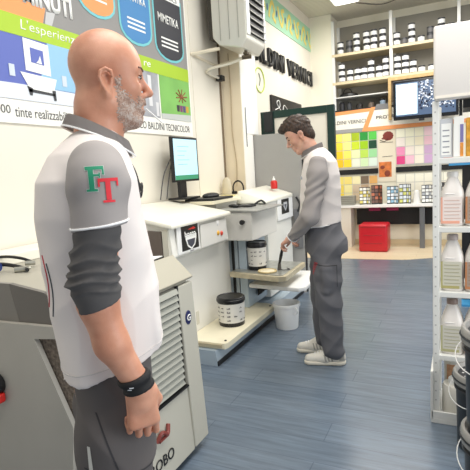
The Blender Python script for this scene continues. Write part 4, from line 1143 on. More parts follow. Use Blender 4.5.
rows = [(1.096, 0.285, (232, 168, 146), (236, 224, 218), 'on the top jug shelf', 'pink and orange labelled'), (0.743, 0.30, (176, 168, 112), (206, 203, 186), 'on the middle jug shelf', 'olive labelled'), (0.386, 0.30, (176, 172, 130), (204, 201, 190), 'on the lower jug shelf', 'grey green labelled')]
for z, hh, cb, cf, wh, what in rows:
    for i, x in enumerate((-0.035, 0.083, 0.201)):
        nth = ['nearest the left post', 'second from the left', 'third from the left'][i]
        make_jug((x, 2.79, z), 'white jug, %s, %s, %s' % (what, wh, nth), cb if i == 0 else (190, 130, 90), cf if i == 0 else (170, 150, 136), hgt=hh, cap=(236, 232, 226) if z > 1 else ((190, 176, 170) if z > 0.6 else (150, 130, 120)))
# bottom shelf: jar and canister
t = thing('brown_label_jar', 'pale jar with brown label behind the white canister on the base shelf', 'jar', (-0.04, 2.93, 0.03))
bm = B(); lathe(bm, [(0.042, 0), (0.044, 0.01), (0.044, 0.27), (0.035, 0.285), (0.033, 0.30)], (-0.035, 2.90, 0.031), 20); obj('jar_body', bm, mat('jar_pale', (206, 204, 196), 0.35), t, smooth=True)
bm = B(); box(bm, (-0.065, 2.8535, 0.18), (-0.015, 2.857, 0.27)); obj('brown_label', bm, mat('label_brown', (182, 138, 104), 0.6, var=0.2, vscale=60), t)
t = thing('white_canister', 'squat translucent white canister on the base shelf', 'canister', (-0.02, 2.76, 0.03))
bm = B(); lathe(bm, [(0.068, 0), (0.072, 0.01), (0.072, 0.15), (0.065, 0.165), (0.04, 0.17)], (-0.015, 2.775, 0.031), 24); obj('canister_body', bm, mat('canister_white', (222, 218, 208), 0.3), t, smooth=True)
bm = B(); lathe(bm, [(0.04, 0.1705), (0.04, 0.195), (0.036, 0.20)], (-0.015, 2.775, 0.031), 20); obj('canister_lid', bm, M_white, t, smooth=True)
# folders and boxes of the top compartment
t = thing('colour_card_folder', 'pale grey colour card folder leaning at the left of the top jug shelf', 'folder', (-0.06, 2.78, 1.456))
bm = B(); box(bm, (-0.095, 2.72, 1.457), (-0.035, 2.90, 1.655), 0.002); obj('folder_cover', bm, mat('folder_grey', (206, 208, 212), 0.5), t)
bm = B(); box(bm, (-0.088, 2.7185, 1.47), (-0.042, 2.7198, 1.63)); s_ = obj('folder_sheet', bm, M_paper, t)
bm = B()
for q in range(5):
    box(bm, (-0.082, 2.7175, 1.48 + q * 0.028), (-0.05, 2.7184, 1.486 + q * 0.028))
obj('folder_print', bm, mat('folder_print_grey', (150, 152, 160), 0.5), s_)
t = thing('white_box_purple_label', 'white upright box with purple and orange spine on the top jug shelf', 'box', (0.0, 2.78, 1.456))
bm = B(); box(bm, (-0.030, 2.71, 1.457), (0.018, 2.92, 1.66), 0.002); obj('carton', bm, M_paper, t)
bm = B(); box(bm, (0.000, 2.7085, 1.53), (0.016, 2.7098, 1.62)); obj('purple_label', bm, mat('label_purple', (128, 122, 176), 0.5), t)
bm = B(); box(bm, (0.000, 2.7085, 1.459), (0.016, 2.7098, 1.528)); obj('orange_label', bm, mat('label_orange', (228, 150, 70), 0.5, var=0.2, vscale=60), t)
t = thing('orange_box', 'orange and violet printed box right of the white box on the top jug shelf', 'box', (0.05, 2.78, 1.456))
bm = B(); box(bm, (0.028, 2.71, 1.457), (0.085, 2.92, 1.65), 0.002); obj('carton', bm, mat('carton_orange', (220, 160, 60), 0.5, var=0.3, vscale=40), t)
bm = B(); box(bm, (0.048, 2.7085, 1.52), (0.08, 2.7098, 1.64)); obj('violet_label', bm, mat('label_violet', (120, 116, 160), 0.5), t)

# ------------------------------------------------------------------ black paint pails at the lower right
M_rim = mat('pail_rim_grey', (158, 156, 152), 0.35)
M_ring = mat('pail_ring_dark', (58, 58, 60), 0.35)
M_big = mat('big_pail_black', (30, 34, 40), 0.35)


def big_pail(label, loc, r=0.145, h=0.385, rot=0.0):
    t = thing('paint_bucket', label, 'paint bucket', loc, rot, 'black paint buckets at the lower right')
    b = B(); lathe(b, [(r * 0.86, 0), (r * 0.88, 0.006), (r * 0.93, h * 0.70), (r * 0.94, h * 0.80)], (0, 0, 0), 36); obj('bucket_body', b, M_big, t, local=True, smooth=True)
    b = B(); lathe(b, [(r * 0.94, h * 0.78), (r * 1.0, h * 0.785), (r * 1.0, h * 0.81), (r * 0.95, h * 0.815), (r * 0.95, h * 0.86)], (0, 0, 0), 36, cap=False); obj('lower_ring', b, M_ring, t, local=True, smooth=True)
    b = B(); tube(b, [(r * 1.036 * math.cos(q * PI / 20), r * 1.036 * math.sin(q * PI / 20), h * 0.925) for q in range(40)], 0.0055, 6, closed=True); obj('lid_groove', b, M_big, t, local=True)
    b = B(); lathe(b, [(r * 0.95, h * 0.86), (r * 1.03, h * 0.865), (r * 1.04, h * 0.93), (r * 1.03, h * 0.985), (r * 1.0, h), (r * 0.93, h), (r * 0.90, h * 0.975), (r * 0.88, h * 0.955), (0.001, h * 0.95)], (0, 0, 0), 36, cap=False); lid = obj('lid', b, M_rim, t, local=True, smooth=True)
    b = B(); lathe(b, [(r * 0.875, h * 0.9535), (r * 0.87, h * 0.958), (0.001, h * 0.956)], (0, 0, 0), 36, cap=False); ls = obj('lid_label', b, mat('lid_label_dark', (56, 58, 62), 0.4), lid, local=True, smooth=True)
    b = B()
    for k in range(14):
        a = k * 2 * PI / 14
        ell(b, (r * 0.70 * math.cos(a), r * 0.70 * math.sin(a), h * 0.959), (0.007, 0.007, 0.001), 6)
    lathe(b, [(r * 0.42, h * 0.957), (0.001, h * 0.9585)], (0, 0, 0), 20, cap=False)
    obj('lid_print', b, mat('lid_print_pale', (206, 206, 204), 0.5), lid, local=True)
    b = B()
    hz_ = h * 0.82
    pts = []
    for i in range(17):
        a = PI * i / 16
        pts.append((r * 1.03 * math.cos(a), -r * 1.04 - 0.006 * math.sin(a), hz_ - math.sin(a) * r * 0.55))
    pts2 = [(p[0], -(r * 1.04) * max(0.0, math.sin(PI * i / 16)) ** 0.5 - 0.004, p[2]) for i, p in enumerate(pts)]
    tube(b, pts2, 0.0022, 6); obj('wire_handle', b, M_white, t, local=True)
    return t


big_pail('black paint bucket with grey rim, upper of the nearest stack at the right edge', (0.155, 1.92, 0.42), 0.145, 0.40, -0.9)
big_pail('black paint bucket with grey rim, lower of the nearest stack at the right edge', (0.155, 1.92, 0.012), 0.145, 0.405, -1.2)
big_pail('black paint bucket with grey rim, behind the stack close to the jug shelf', (0.118, 2.50, 0.004), 0.142, 0.395, -0.9)
b = B(); lathe(b, [(0.11, 0), (0.12, 0.01)], (0.155, 1.92, 0.001), 24); tag(obj('bucket_mat', b, M_dark), 'thin dark round base under the nearest bucket stack', 'base')

# ------------------------------------------------------------------ people: smooth blended volumes turned into one surface
class Vol:
    """Signed distance grid in local (u forward, v to the person's right, z up) space."""
    def __init__(self, lo, hi, h):
        self.h = h
        self.lo = np.array(lo, float)
        n = np.ceil((np.array(hi) - self.lo) / h).astype(int) + 1
        self.D = np.full(n, 1.0, dtype=np.float32)
        self.ax = [self.lo[i] + h * np.arange(n[i]) for i in range(3)]

    def sub(self, lo, hi):
        s = []
        for i in range(3):
            a = int(max(0, math.floor((lo[i] - self.lo[i]) / self.h)))
            b = int(min(self.D.shape[i], math.ceil((hi[i] - self.lo[i]) / self.h) + 1))
            if b <= a:
                return None, None
            s.append(slice(a, b))
        g = np.meshgrid(self.ax[0][s[0]], self.ax[1][s[1]], self.ax[2][s[2]], indexing='ij')
        return tuple(s), g

    def mix(self, s, d, k, mode='add'):
        a = self.D[s]
        if mode == 'add':
            h = np.clip(0.5 + 0.5 * (a - d) / k, 0, 1)
            self.D[s] = a * (1 - h) + d * h - k * h * (1 - h)
        elif mode == 'cut':
            h = np.clip(0.5 - 0.5 * (a + d) / k, 0, 1)
            self.D[s] = a * (1 - h) + (-d) * h + k * h * (1 - h)

    def cone(self, a, b, ra, rb, k=0.01, mode='add', sc=(1, 1, 1)):
        sc = np.array(sc, float)
        A = np.array(a, float); Bp = np.array(b, float)
        m_ = max(ra, rb) * max(sc) + k + 4 * self.h
        s, g = self.sub(np.minimum(A, Bp) - m_, np.maximum(A, Bp) + m_)
        if s is None:
            return self
        ba = (Bp - A) / sc
        L2 = float(np.dot(ba, ba)) + 1e-12
        p = [(g[i] - A[i]) / sc[i] for i in range(3)]
        t = np.clip((p[0] * ba[0] + p[1] * ba[1] + p[2] * ba[2]) / L2, 0, 1)
        d = np.sqrt((p[0] - ba[0] * t) ** 2 + (p[1] - ba[1] * t) ** 2 + (p[2] - ba[2] * t) ** 2) - (ra + (rb - ra) * t)
        self.mix(s, d * min(sc), k, mode)
        return self

    def ell(self, c, r, k=0.01, mode='add', rot=None):
        r = np.array(r, float)
        m_ = max(r) + k + 4 * self.h
        c = np.array(c, float)
        s, g = self.sub(c - m_, c + m_)
        if s is None:
            return self
        p = [g[i] - c[i] for i in range(3)]
        if rot is not None:
            p = [rot[0][i] * p[0] + rot[1][i] * p[1] + rot[2][i] * p[2] for i in range(3)]
        k0 = np.sqrt((p[0] / r[0]) ** 2 + (p[1] / r[1]) ** 2 + (p[2] / r[2]) ** 2)
        k1 = np.sqrt((p[0] / r[0] ** 2) ** 2 + (p[1] / r[1] ** 2) ** 2 + (p[2] / r[2] ** 2) ** 2) + 1e-9
        self.mix(s, k0 * (k0 - 1) / k1, k, mode)
        return self

    def loft(self, zs, cu, cv, ru, rv, k=0.02, pw=2.3, mode='add'):
        zs, cu, cv, ru, rv = [np.array(x, float) for x in (zs, cu, cv, ru, rv)]
        m_ = 0.02 + k + 4 * self.h
        s, g = self.sub([min(cu - ru) - m_, min(cv - rv) - m_, zs[0] - m_], [max(cu + ru) + m_, max(cv + rv) + m_, zs[-1] + m_])
        zz = g[2][0, 0, :]
        f = lambda q: np.interp(zz, zs, q)[None, None, :]
        U = np.abs((g[0] - f(cu)) / f(ru)); V = np.abs((g[1] - f(cv)) / f(rv))
        q = (U ** pw + V ** pw) ** (1 / pw)
        d = (q - 1) * np.minimum(f(ru), f(rv))
        d = np.maximum(d, np.maximum(g[2] - zs[-1], zs[0] - g[2]))
        self.mix(s, d, k, mode)
        return self

    def clip(self, fn):
        g = np.meshgrid(*self.ax, indexing='ij', sparse=True)
        self.D = np.maximum(self.D, fn(g[0], g[1], g[2]).astype(np.float32))
        return self

    def mesh(self, warp=None):
        D = self.D
        s = D < 0
        nx, ny, nz = D.shape
        cnt = np.zeros((nx - 1, ny - 1, nz - 1), np.uint8)
        for i in (0, 1):
            for j in (0, 1):
                for k in (0, 1):
                    cnt += s[i:nx - 1 + i, j:ny - 1 + j, k:nz - 1 + k]
        act = (cnt > 0) & (cnt < 8)
        I, J, K = np.nonzero(act)
        idx = np.full(act.shape, -1, np.int64)
        idx[I, J, K] = np.arange(len(I))
        acc = np.zeros((len(I), 3)); num = np.zeros(len(I))
        cs = [(i, j, k) for i in (0, 1) for j in (0, 1) for k in (0, 1)]
        for a in cs:
            for ax in range(3):
                if a[ax] == 0:
                    b = list(a); b[ax] = 1
                    da = D[I + a[0], J + a[1], K + a[2]]; db = D[I + b[0], J + b[1], K + b[2]]
                    cr = (da < 0) != (db < 0)
                    t = np.where(cr, da / np.where(cr, da - db, 1), 0)
                    p = np.array(a, float)[None, :].repeat(len(I), 0)
                    p[:, ax] = t
                    acc += p * cr[:, None]; num += cr
        V = (acc / num[:, None] + np.stack([I, J, K], 1)) * self.h + self.lo
        quads = []
        for ax in range(3):
            sl0 = [slice(1, -1)] * 3; sl1 = [slice(1, -1)] * 3
            sl0[ax] = slice(0, -1); sl1[ax] = slice(1, None)
            a = s[tuple(sl0)]; b = s[tuple(sl1)]
            e = np.nonzero(a != b)
            inside = a[e]
            c = [e[q] + (0 if q == ax else 1) for q in range(3)]
            o1, o2 = [(1, 2), (2, 0), (0, 1)][ax]
            def cell(d1, d2):
                cc = [c[0].copy(), c[1].copy(), c[2].copy()]
                cc[o1] = cc[o1] - d1; cc[o2] = cc[o2] - d2
                return idx[cc[0], cc[1], cc[2]]
            q = np.stack([cell(1, 1), cell(0, 1), cell(0, 0), cell(1, 0)], 1)
            q[~inside] = q[~inside][:, ::-1]
            quads.append(q)
        Q = np.concatenate(quads)
        Q = Q[(Q >= 0).all(1)]
        return V, Q


def vol_obj(name, vol, mats, parent, warp=None, pick=None, keep=None):
    """vol -> mesh object in the parent's local space (x = u, y = -v)"""
    V, Q = vol.mesh()
    V = V.copy(); V[:, 1] *= -1
    Q = Q[:, ::-1]
    me = bpy.data.meshes.new(name)
    me.vertices.add(len(V)); me.vertices.foreach_set('co', V.astype(np.float32).ravel())
    me.loops.add(len(Q) * 4); me.loops.foreach_set('vertex_index', Q.astype(np.int32).ravel())
    me.polygons.add(len(Q)); me.polygons.foreach_set('loop_start', np.arange(0, len(Q) * 4, 4, dtype=np.int32))
    me.update(calc_edges=True)
    me.validate()
    # light smoothing, then optional displacement along the normals
    n = len(me.vertices)
    ed = np.empty(len(me.edges) * 2, np.int32); me.edges.foreach_get('vertices', ed); ed = ed.reshape(-1, 2)
    co = np.empty(n * 3, np.float32); me.vertices.foreach_get('co', co); co = co.reshape(-1, 3).astype(float)
    deg = np.bincount(ed.ravel(), minlength=n).astype(float)
    for it in range(2):
        a = np.zeros_like(co)
        for q in range(3):
            a[:, q] = np.bincount(ed[:, 0], co[ed[:, 1], q], n) + np.bincount(ed[:, 1], co[ed[:, 0], q], n)
        av = a / np.maximum(deg, 1)[:, None]
        co = co + (0.5 if it == 0 else 0.45) * (av - co)
    me.vertices.foreach_set('co', co.astype(np.float32).ravel()); me.update()
    if warp is not None:
        nr = np.empty(n * 3, np.float32); me.vertices.foreach_get('normal', nr); nr = nr.reshape(-1, 3)
        co = co + nr * warp(co[:, 0], -co[:, 1], co[:, 2])[:, None]
        me.vertices.foreach_set('co', co.astype(np.float32).ravel()); me.update()
    ms = mats if isinstance(mats, (list, tuple)) else [mats]
    for x in ms:
        me.materials.append(x)
    if pick is not None:
        c = np.empty(len(me.polygons) * 3, np.float32); me.polygons.foreach_get('center', c); c = c.reshape(-1, 3)
        me.polygons.foreach_set('material_index', pick(c[:, 0], -c[:, 1], c[:, 2]).astype(np.int32))
    me.polygons.foreach_set('use_smooth', [True] * len(me.polygons))
    o = bpy.data.objects.new(name, me); COL.objects.link(o); o.parent = parent
    if vol.D.size and (ed.size):
        o['label_hint'] = ''
        del o['label_hint']
    return o


def bvh_of(o):
    me = o.data
    return BVHTree.FromPolygons([v.co.copy() for v in me.vertices], [tuple(p.vertices) for p in me.polygons])


def decal(name, pieces, material, parent, bvh, side, off=0.0015, step=0.003):
    """pieces: quads [(u,z)*4]; projected along v (side=+1: seen from the person's right) onto bvh"""
    b = B()
    for q in pieces:
        q = [Vector((p[0], p[1])) for p in q]
        n1 = max(1, int(max((q[1] - q[0]).length, (q[2] - q[3]).length) / step)); n2 = max(1, int(max((q[3] - q[0]).length, (q[2] - q[1]).length) / step))
        grid = []
        for i in range(n1 + 1):
            row = []
            for j in range(n2 + 1):
                s_, t_ = i / n1, j / n2
                p = (q[0] * (1 - s_) + q[1] * s_) * (1 - t_) + (q[3] * (1 - s_) + q[2] * s_) * t_
                hit = bvh.ray_cast(Vector((p.x, -side * 0.6, p.y)), Vector((0, side, 0)))
                row.append(b.verts.new(hit[0] + hit[1] * off) if hit[0] is not None else None)
            grid.append(row)
        for i in range(n1):
            for j in range(n2):
                c = [grid[i][j], grid[i + 1][j], grid[i + 1][j + 1], grid[i][j + 1]]
                if all(x is not None for x in c):
                    b.faces.new(c)
    return obj(name, b, material, parent, local=True)


def skin_mat(name, c, c2):
    mt = bpy.data.materials.new(name)
    mt.use_nodes = True
    nt = mt.node_tree
    p = nt.nodes['Principled BSDF']
    p.inputs['Roughness'].default_value = 0.45
    p.inputs['Subsurface Weight'].default_value = 0.12
    p.inputs['Subsurface Radius'].default_value = (0.01, 0.004, 0.002)
    tc = nt.nodes.new('ShaderNodeTexCoord')
    n = nt.nodes.new('ShaderNodeTexNoise'); n.inputs['Scale'].default_value = 14; n.inputs['Detail'].default_value = 5
    nt.links.new(tc.outputs['Object'], n.inputs['Vector'])
    r = nt.nodes.new('ShaderNodeValToRGB')
    r.color_ramp.elements[0].position = 0.35; r.color_ramp.elements[0].color = rgb(*c2)
    r.color_ramp.elements[1].position = 0.62; r.color_ramp.elements[1].color = rgb(*c)
    nt.links.new(n.outputs[0], r.inputs[0]); nt.links.new(r.outputs[0], p.inputs['Base Color'])
    n2 = nt.nodes.new('ShaderNodeTexNoise'); n2.inputs['Scale'].default_value = 350
    nt.links.new(tc.outputs['Object'], n2.inputs['Vector'])
    b = nt.nodes.new('ShaderNodeBump'); b.inputs['Strength'].default_value = 0.15; b.inputs['Distance'].default_value = 0.002
    nt.links.new(n2.outputs[0], b.inputs['Height']); nt.links.new(b.outputs[0], p.inputs['Normal'])
    return mt


def roty(th):
    """rotation in the u-z plane: positive th pitches the face down"""
    c, s = math.cos(th), math.sin(th)
    return np.array([[c, 0, s], [0, 1, 0], [-s, 0, c]])


class Head:
    """head built about a pivot at the skull base; local head coords -> body coords"""
    def __init__(self, pivot, pitch, scale=1.0):
        self.p = np.array(pivot, float); self.M = roty(pitch); self.s = scale

    def t(self, p):
        return tuple(self.p + self.M @ (np.array(p, float) * self.s))

    def build(self, V, jaw=1.0):
        t, s, M = self.t, self.s, self.M
        E = lambda c, r, k=0.01, mode='add': V.ell(t(c), np.array(r) * s, k, mode, rot=M)
        C = lambda a, b, ra, rb, k=0.01, mode='add', sc=(1, 1, 1): V.cone(t(a), t(b), ra * s, rb * s, k, mode, sc)
        # coordinates measured from the ear hole (0,0,0)
        E((0.001, 0, 0.064), (0.087, 0.076, 0.085), 0.01)
        E((0.040, 0, 0.045), (0.050, 0.062, 0.062), 0.03)          # forehead / brow mass
        E((0.034, 0, -0.005), (0.050, 0.056, 0.062), 0.03)         # mid face
        for sg_ in (-1, 1):
            C((0.002, sg_ * 0.050, -0.035), (0.055, sg_ * 0.018, -0.072), 0.022, 0.017, 0.02)   # jaw line
            E((0.060, sg_ * 0.034, 0.000), (0.022, 0.022, 0.020), 0.02)                        # cheek
            E((0.087, sg_ * 0.031, 0.025), (0.013, 0.020, 0.014), 0.012, 'cut')                # socket
            E((0.075, sg_ * 0.031, 0.024), (0.0125, 0.0125, 0.0125), 0.004)                     # eyeball mass
            C((0.083, sg_ * 0.014, 0.040), (0.070, sg_ * 0.048, 0.040), 0.008, 0.006, 0.012)    # brow ridge
            E((0.095, sg_ * 0.009, -0.017), (0.009, 0.008, 0.007), 0.006)                      # nostril wing
            # ear: helix, lobe and bowl
            e0 = 0.072
            hel = [(-0.004, -0.020), (-0.012, -0.004), (-0.018, 0.014), (-0.014, 0.030), (-0.002, 0.036), (0.010, 0.030), (0.012, 0.018)]
            for a, b in zip(hel[:-1], hel[1:]):
                C((a[0], sg_ * (e0 + 0.014), a[1]), (b[0], sg_ * (e0 + 0.014), b[1]), 0.0046, 0.0046, 0.003)
            E((-0.002, sg_ * (e0 + 0.002), 0.006), (0.016, 0.007, 0.026), 0.008)
            E((0.001, sg_ * (e0 + 0.012), 0.010), (0.0085, 0.013, 0.017), 0.002, 'cut')
            E((0.000, sg_ * (e0 + 0.005), -0.024), (0.008, 0.006, 0.010), 0.006)
        C((0.086, 0, 0.034), (0.110, 0, -0.006), 0.0075, 0.0105, 0.010)    # nose
        E((0.111, 0, -0.010), (0.011, 0.011, 0.009), 0.006)
        E((0.082, 0, -0.038), (0.016, 0.024, 0.012), 0.014)                  # upper lip
        E((0.080, 0, -0.053), (0.014, 0.021, 0.009), 0.010)                  # lower lip
        C((0.095, -0.020, -0.0455), (0.095, 0.020, -0.0455), 0.0036, 0.0036, 0.003, 'cut')
        E((0.064, 0, -0.078), (0.022, 0.026, 0.018), 0.018)                  # chin


def hand(V, wrist, fwd, palmn, thumbdir, size=1.0, curl=(35, 60, 40), spread=1.0, thumb_curl=0.5):
    """wrist point, direction of the hand, palm normal (towards which fingers curl), direction of thumb side"""
    W = np.array(wrist, float)
    f = np.array(fwd, float); f /= np.linalg.norm(f)
    n = np.array(palmn, float); n -= f * np.dot(n, f); n /= np.linalg.norm(n)
    s = np.cross(n, f)
    if np.dot(s, thumbdir) < 0:
        s = -s
    z = size
    pt = lambda a, b, c: W + (f * a + s * b + n * c) * z
    V.cone(pt(-0.01, 0, 0), pt(0.03, 0.0, 0), 0.026 * z, 0.028 * z, 0.02, sc=(1, 1, 1))
    for b in (-0.027, -0.009, 0.010, 0.028):
        V.cone(pt(0.015, b * 0.7, 0), pt(0.085, b, 0.002), 0.0155 * z, 0.0125 * z, 0.012)
    lens = [(0.034, 0.022, 0.018), (0.042, 0.027, 0.020), (0.045, 0.030, 0.021), (0.040, 0.026, 0.020)]
    rad = [0.0078, 0.0088, 0.0092, 0.0090]
    for i, b in enumerate((-0.030, -0.010, 0.010, 0.030)):
        p = pt(0.086 - 0.008 * (i == 0), b, 0.002)
        ang = 0.0
        d0 = 0.04 * (i - 1.5) * spread
        for j in range(3):
            ang += math.radians(curl[j] + 3 * (3 - i))
            d = f * math.cos(ang) + n * math.sin(ang) + s * d0
            d /= np.linalg.norm(d)
            q = p + d * lens[i][j] * z
            r0 = rad[i] * (1 - 0.08 * j) * z
            V.cone(p, q, r0 * 1.04, r0 * 0.92, 0.003)
            p = q
    # thumb
    a = pt(0.012, 0.026, 0.006); b_ = pt(0.045, 0.045, 0.020)
    c = pt(0.074, 0.046 - 0.010 * thumb_curl, 0.030 + 0.006 * thumb_curl); d = pt(0.096, 0.040 - 0.02 * thumb_curl, 0.036 + 0.008 * thumb_curl)
    V.cone(a, b_, 0.017 * z, 0.0125 * z, 0.012); V.cone(b_, c, 0.0118 * z, 0.0102 * z, 0.004); V.cone(c, d, 0.0102 * z, 0.0085 * z, 0.004)


def shoe(V, heel, toe, z0=0.0):
    H_, T_ = np.array(heel, float), np.array(toe, float)
    d = (T_ - H_) / np.linalg.norm(T_ - H_)
    L = np.linalg.norm(T_ - H_)
    at = lambda a, z: tuple(H_ + d * (a * L) + np.array([0, 0, z]))
    V.cone(at(0.14, 0.045), at(0.5, 0.045), 0.040, 0.045, 0.02)
    V.cone(at(0.5, 0.040), at(0.86, 0.034), 0.046, 0.034, 0.02)
    V.cone(at(0.16, 0.085), at(0.42, 0.075), 0.038, 0.036, 0.02)


def ridge(x):
    return 1.0 - 2.0 * np.abs(np.sin(x))


def trouser_folds(amp, f1=55.0):
    def w(u, v, z):
        q = np.sin(7.0 * z + 5 * u) * 1.3
        a = ridge(13 * z + 21 * u + 6 * v + q)
        b = ridge(-17 * z + 16 * u + 9 * v + 1.7 * np.sin(5 * z + 2))
        c = np.sin(33 * z - 18 * u + 3 * np.sin(9 * z))
        m = np.clip(0.5 + 0.5 * np.sin(8 * z + 1.0), 0.2, 1)
        return amp * (0.55 * a * m + 0.45 * b * (1.2 - m) + 0.25 * c)
    return w


def shirt_folds(amp):
    def w(u, v, z):
        g = np.clip((1.42 - z) / 0.3, 0.10, 1.0)
        a = ridge(11 * z + 26 * u + 7 * v + 1.5 * np.sin(9 * z))
        b = ridge(-15 * z + 17 * u + 5 * v + 1.2 * np.sin(12 * z + 1))
        return amp * g * (0.6 * a + 0.5 * b + 0.3 * np.sin(30 * z + 25 * u))
    return w


def person(label, loc, rotz):
    t = thing('person', label, 'person', loc, rotz)
    return t


def collar(parent, cu, cz, ru, rv, tilt, material, pipe, hgt=0.04, flare=0.026):
    """folded polo collar: open at the front"""
    b = B(); n = 40
    a0 = 0.32
    ring = []
    for i in range(n + 1):
        a = a0 + (2 * PI - 2 * a0) * i / n
        f_ = math.cos(a)
        u = cu + ru * f_; v = rv * math.sin(a)
        zt = cz - tilt * (1 + f_) / 2
        u2 = cu + (ru + flare) * f_ * 1.02; v2 = (rv + flare) * math.sin(a)
        drop = hgt * (1 + 0.45 * max(0, f_))
        ring.append([b.verts.new((u, -v, zt - 0.012)), b.verts.new((u * 1.0 + 0.003 * f_, -v * 1.02, zt)), b.verts.new((u + 0.007 * f_, -v * 1.07, zt - 0.002)), b.verts.new((u2, -v2, zt - drop))])
    for p, q in zip(ring[:-1], ring[1:]):
        for j in range(3):
            b.faces.new([p[j], q[j], q[j + 1], p[j + 1]])
    pts = [r[3].co.copy() for r in ring]
    bmesh.ops.solidify(b, geom=list(b.faces), thickness=0.003)
    c = obj('collar', b, material, parent, local=True, smooth=True)
    b = B(); tube(b, pts, 0.0022, 6)
    obj('collar_piping', b, pipe, c, local=True)
    return c


M_poly_white = mat('polo_white', (234, 226, 222), 0.85, bump=0.06, bscale=400)
M_poly_grey = mat('polo_grey', (160, 154, 152), 0.85, bump=0.06, bscale=400)
M_under = mat('undersleeve_charcoal', (84, 82, 82), 0.85, bump=0.05, bscale=300)
M_trouser = mat('trouser_grey', (94, 89, 88), 0.85, bump=0.08, bscale=200)
M_cloth_white = mat('piping_white', (248, 248, 248), 0.7)
M_lace = mat('shoe_white', (226, 222, 212), 0.5, var=0.05, vscale=30)

# ---- older man in the foreground ------------------------------------------------
OC = (-0.76945, 0.92999)
OYAW = math.atan2(0.69, 0.72)
SK1 = skin_mat('skin_tanned_pink', (220, 162, 134), (200, 138, 110))
man = person('bald bearded person in white and grey polo shirt standing in the foreground', (OC[0], OC[1], 0), OYAW)
V = Vol((-0.24, -0.32, -0.01), (0.20, 0.32, 1.83), 0.0034)
hd1 = Head((-0.001, 0.0, 1.662), 0.0, 0.935)
hd1.build(V)
V.cone((-0.030, 0, 1.50), (-0.022, 0, 1.625), 0.060, 0.056, 0.03)
V.loft([0.90, 1.05, 1.2, 1.35, 1.45, 1.52], [-0.06] * 6, [0] * 6, [0.082, 0.095, 0.10, 0.10, 0.085, 0.05], [0.12, 0.12, 0.135, 0.15, 0.14, 0.06], 0.03)
for sg_ in (-1, 1):
    V.cone((-0.045, sg_ * 0.07, 1.49), (-0.045, sg_ * 0.17, 1.465), 0.045, 0.048, 0.03)
    V.cone((-0.06, sg_ * 0.08, 0.86), (-0.07, sg_ * 0.10, 0.50), 0.070, 0.050, 0.03)
    V.cone((-0.06, sg_ * 0.10, 0.50), (-0.085, sg_ * 0.10, 0.10), 0.052, 0.038, 0.02)
    V.cone((-0.09, sg_ * 0.10, 0.06), (0.06, sg_ * 0.12, 0.035), 0.034, 0.028, 0.02)
V.cone((-0.045, 0.185, 1.45), (-0.070, 0.215, 1.20), 0.043, 0.038, 0.03)
V.cone((-0.072, 0.215, 1.20), (-0.052, 0.220, 1.11), 0.040, 0.034, 0.02)
V.cone((-0.052, 0.220, 1.11), (-0.004, 0.215, 1.005), 0.034, 0.026, 0.02)
V.cone((-0.045, -0.185, 1.46), (-0.06, -0.225, 1.18), 0.047, 0.041, 0.03)
V.cone((-0.06, -0.225, 1.18), (0.02, -0.225, 0.99), 0.043, 0.027, 0.02)
hand(V, (-0.003, 0.212, 0.998), (0.03, 0.06, -1.0), (-0.15, -1, 0.0), (1, 0, 0), 0.92, (26, 88, 66), 0.6, 0.9)
hand(V, (0.02, -0.225, 0.99), (0.10, 0, -1.0), (-0.1, 1, 0.0), (1, 0, 0), 0.95, (25, 50, 35), 0.8)
body = vol_obj('body', V, SK1, man)
body_bvh = bvh_of(body)
# beard: thin shell over jaw, speckled grey
def beard_mat():
    mt = bpy.data.materials.new('grey_stubble'); mt.use_nodes = True
    nt = mt.node_tree; p = nt.nodes['Principled BSDF']; p.inputs['Roughness'].default_value = 0.9
    tc = nt.nodes.new('ShaderNodeTexCoord'); n = nt.nodes.new('ShaderNodeTexNoise'); n.inputs['Scale'].default_value = 260; n.inputs['Detail'].default_value = 2
    nt.links.new(tc.outputs['Object'], n.inputs['Vector'])
    n3 = nt.nodes.new('ShaderNodeTexNoise'); n3.inputs['Scale'].default_value = 40; nt.links.new(tc.outputs['Object'], n3.inputs['Vector'])
    ad = nt.nodes.new('ShaderNodeMath'); ad.operation = 'ADD'; nt.links.new(n.outputs[0], ad.inputs[0]); nt.links.new(n3.outputs[0], ad.inputs[1])
    ad.inputs[1].default_value = 0.5
    r = nt.nodes.new('ShaderNodeValToRGB'); r.color_ramp.elements[0].position = 0.40; r.color_ramp.elements[0].color = rgb(164, 132, 116)
    r.color_ramp.elements[1].position = 0.62; r.color_ramp.elements[1].color = rgb(208, 194, 184)
    e = r.color_ramp.elements.new(0.5); e.color = rgb(188, 160, 144)
    mlt = nt.nodes.new('ShaderNodeMath'); mlt.operation = 'MULTIPLY'; mlt.inputs[1].default_value = 0.5
    nt.links.new(ad.outputs[0], mlt.inputs[0]); nt.links.new(mlt.outputs[0], r.inputs[0]); nt.links.new(r.outputs[0], p.inputs['Base Color'])
    b = nt.nodes.new('ShaderNodeBump'); b.inputs['Strength'].default_value = 0.9; b.inputs['Distance'].default_value = 0.004
    nt.links.new(n.outputs[0], b.inputs['Height']); nt.links.new(b.outputs[0], p.inputs['Normal'])
    return mt


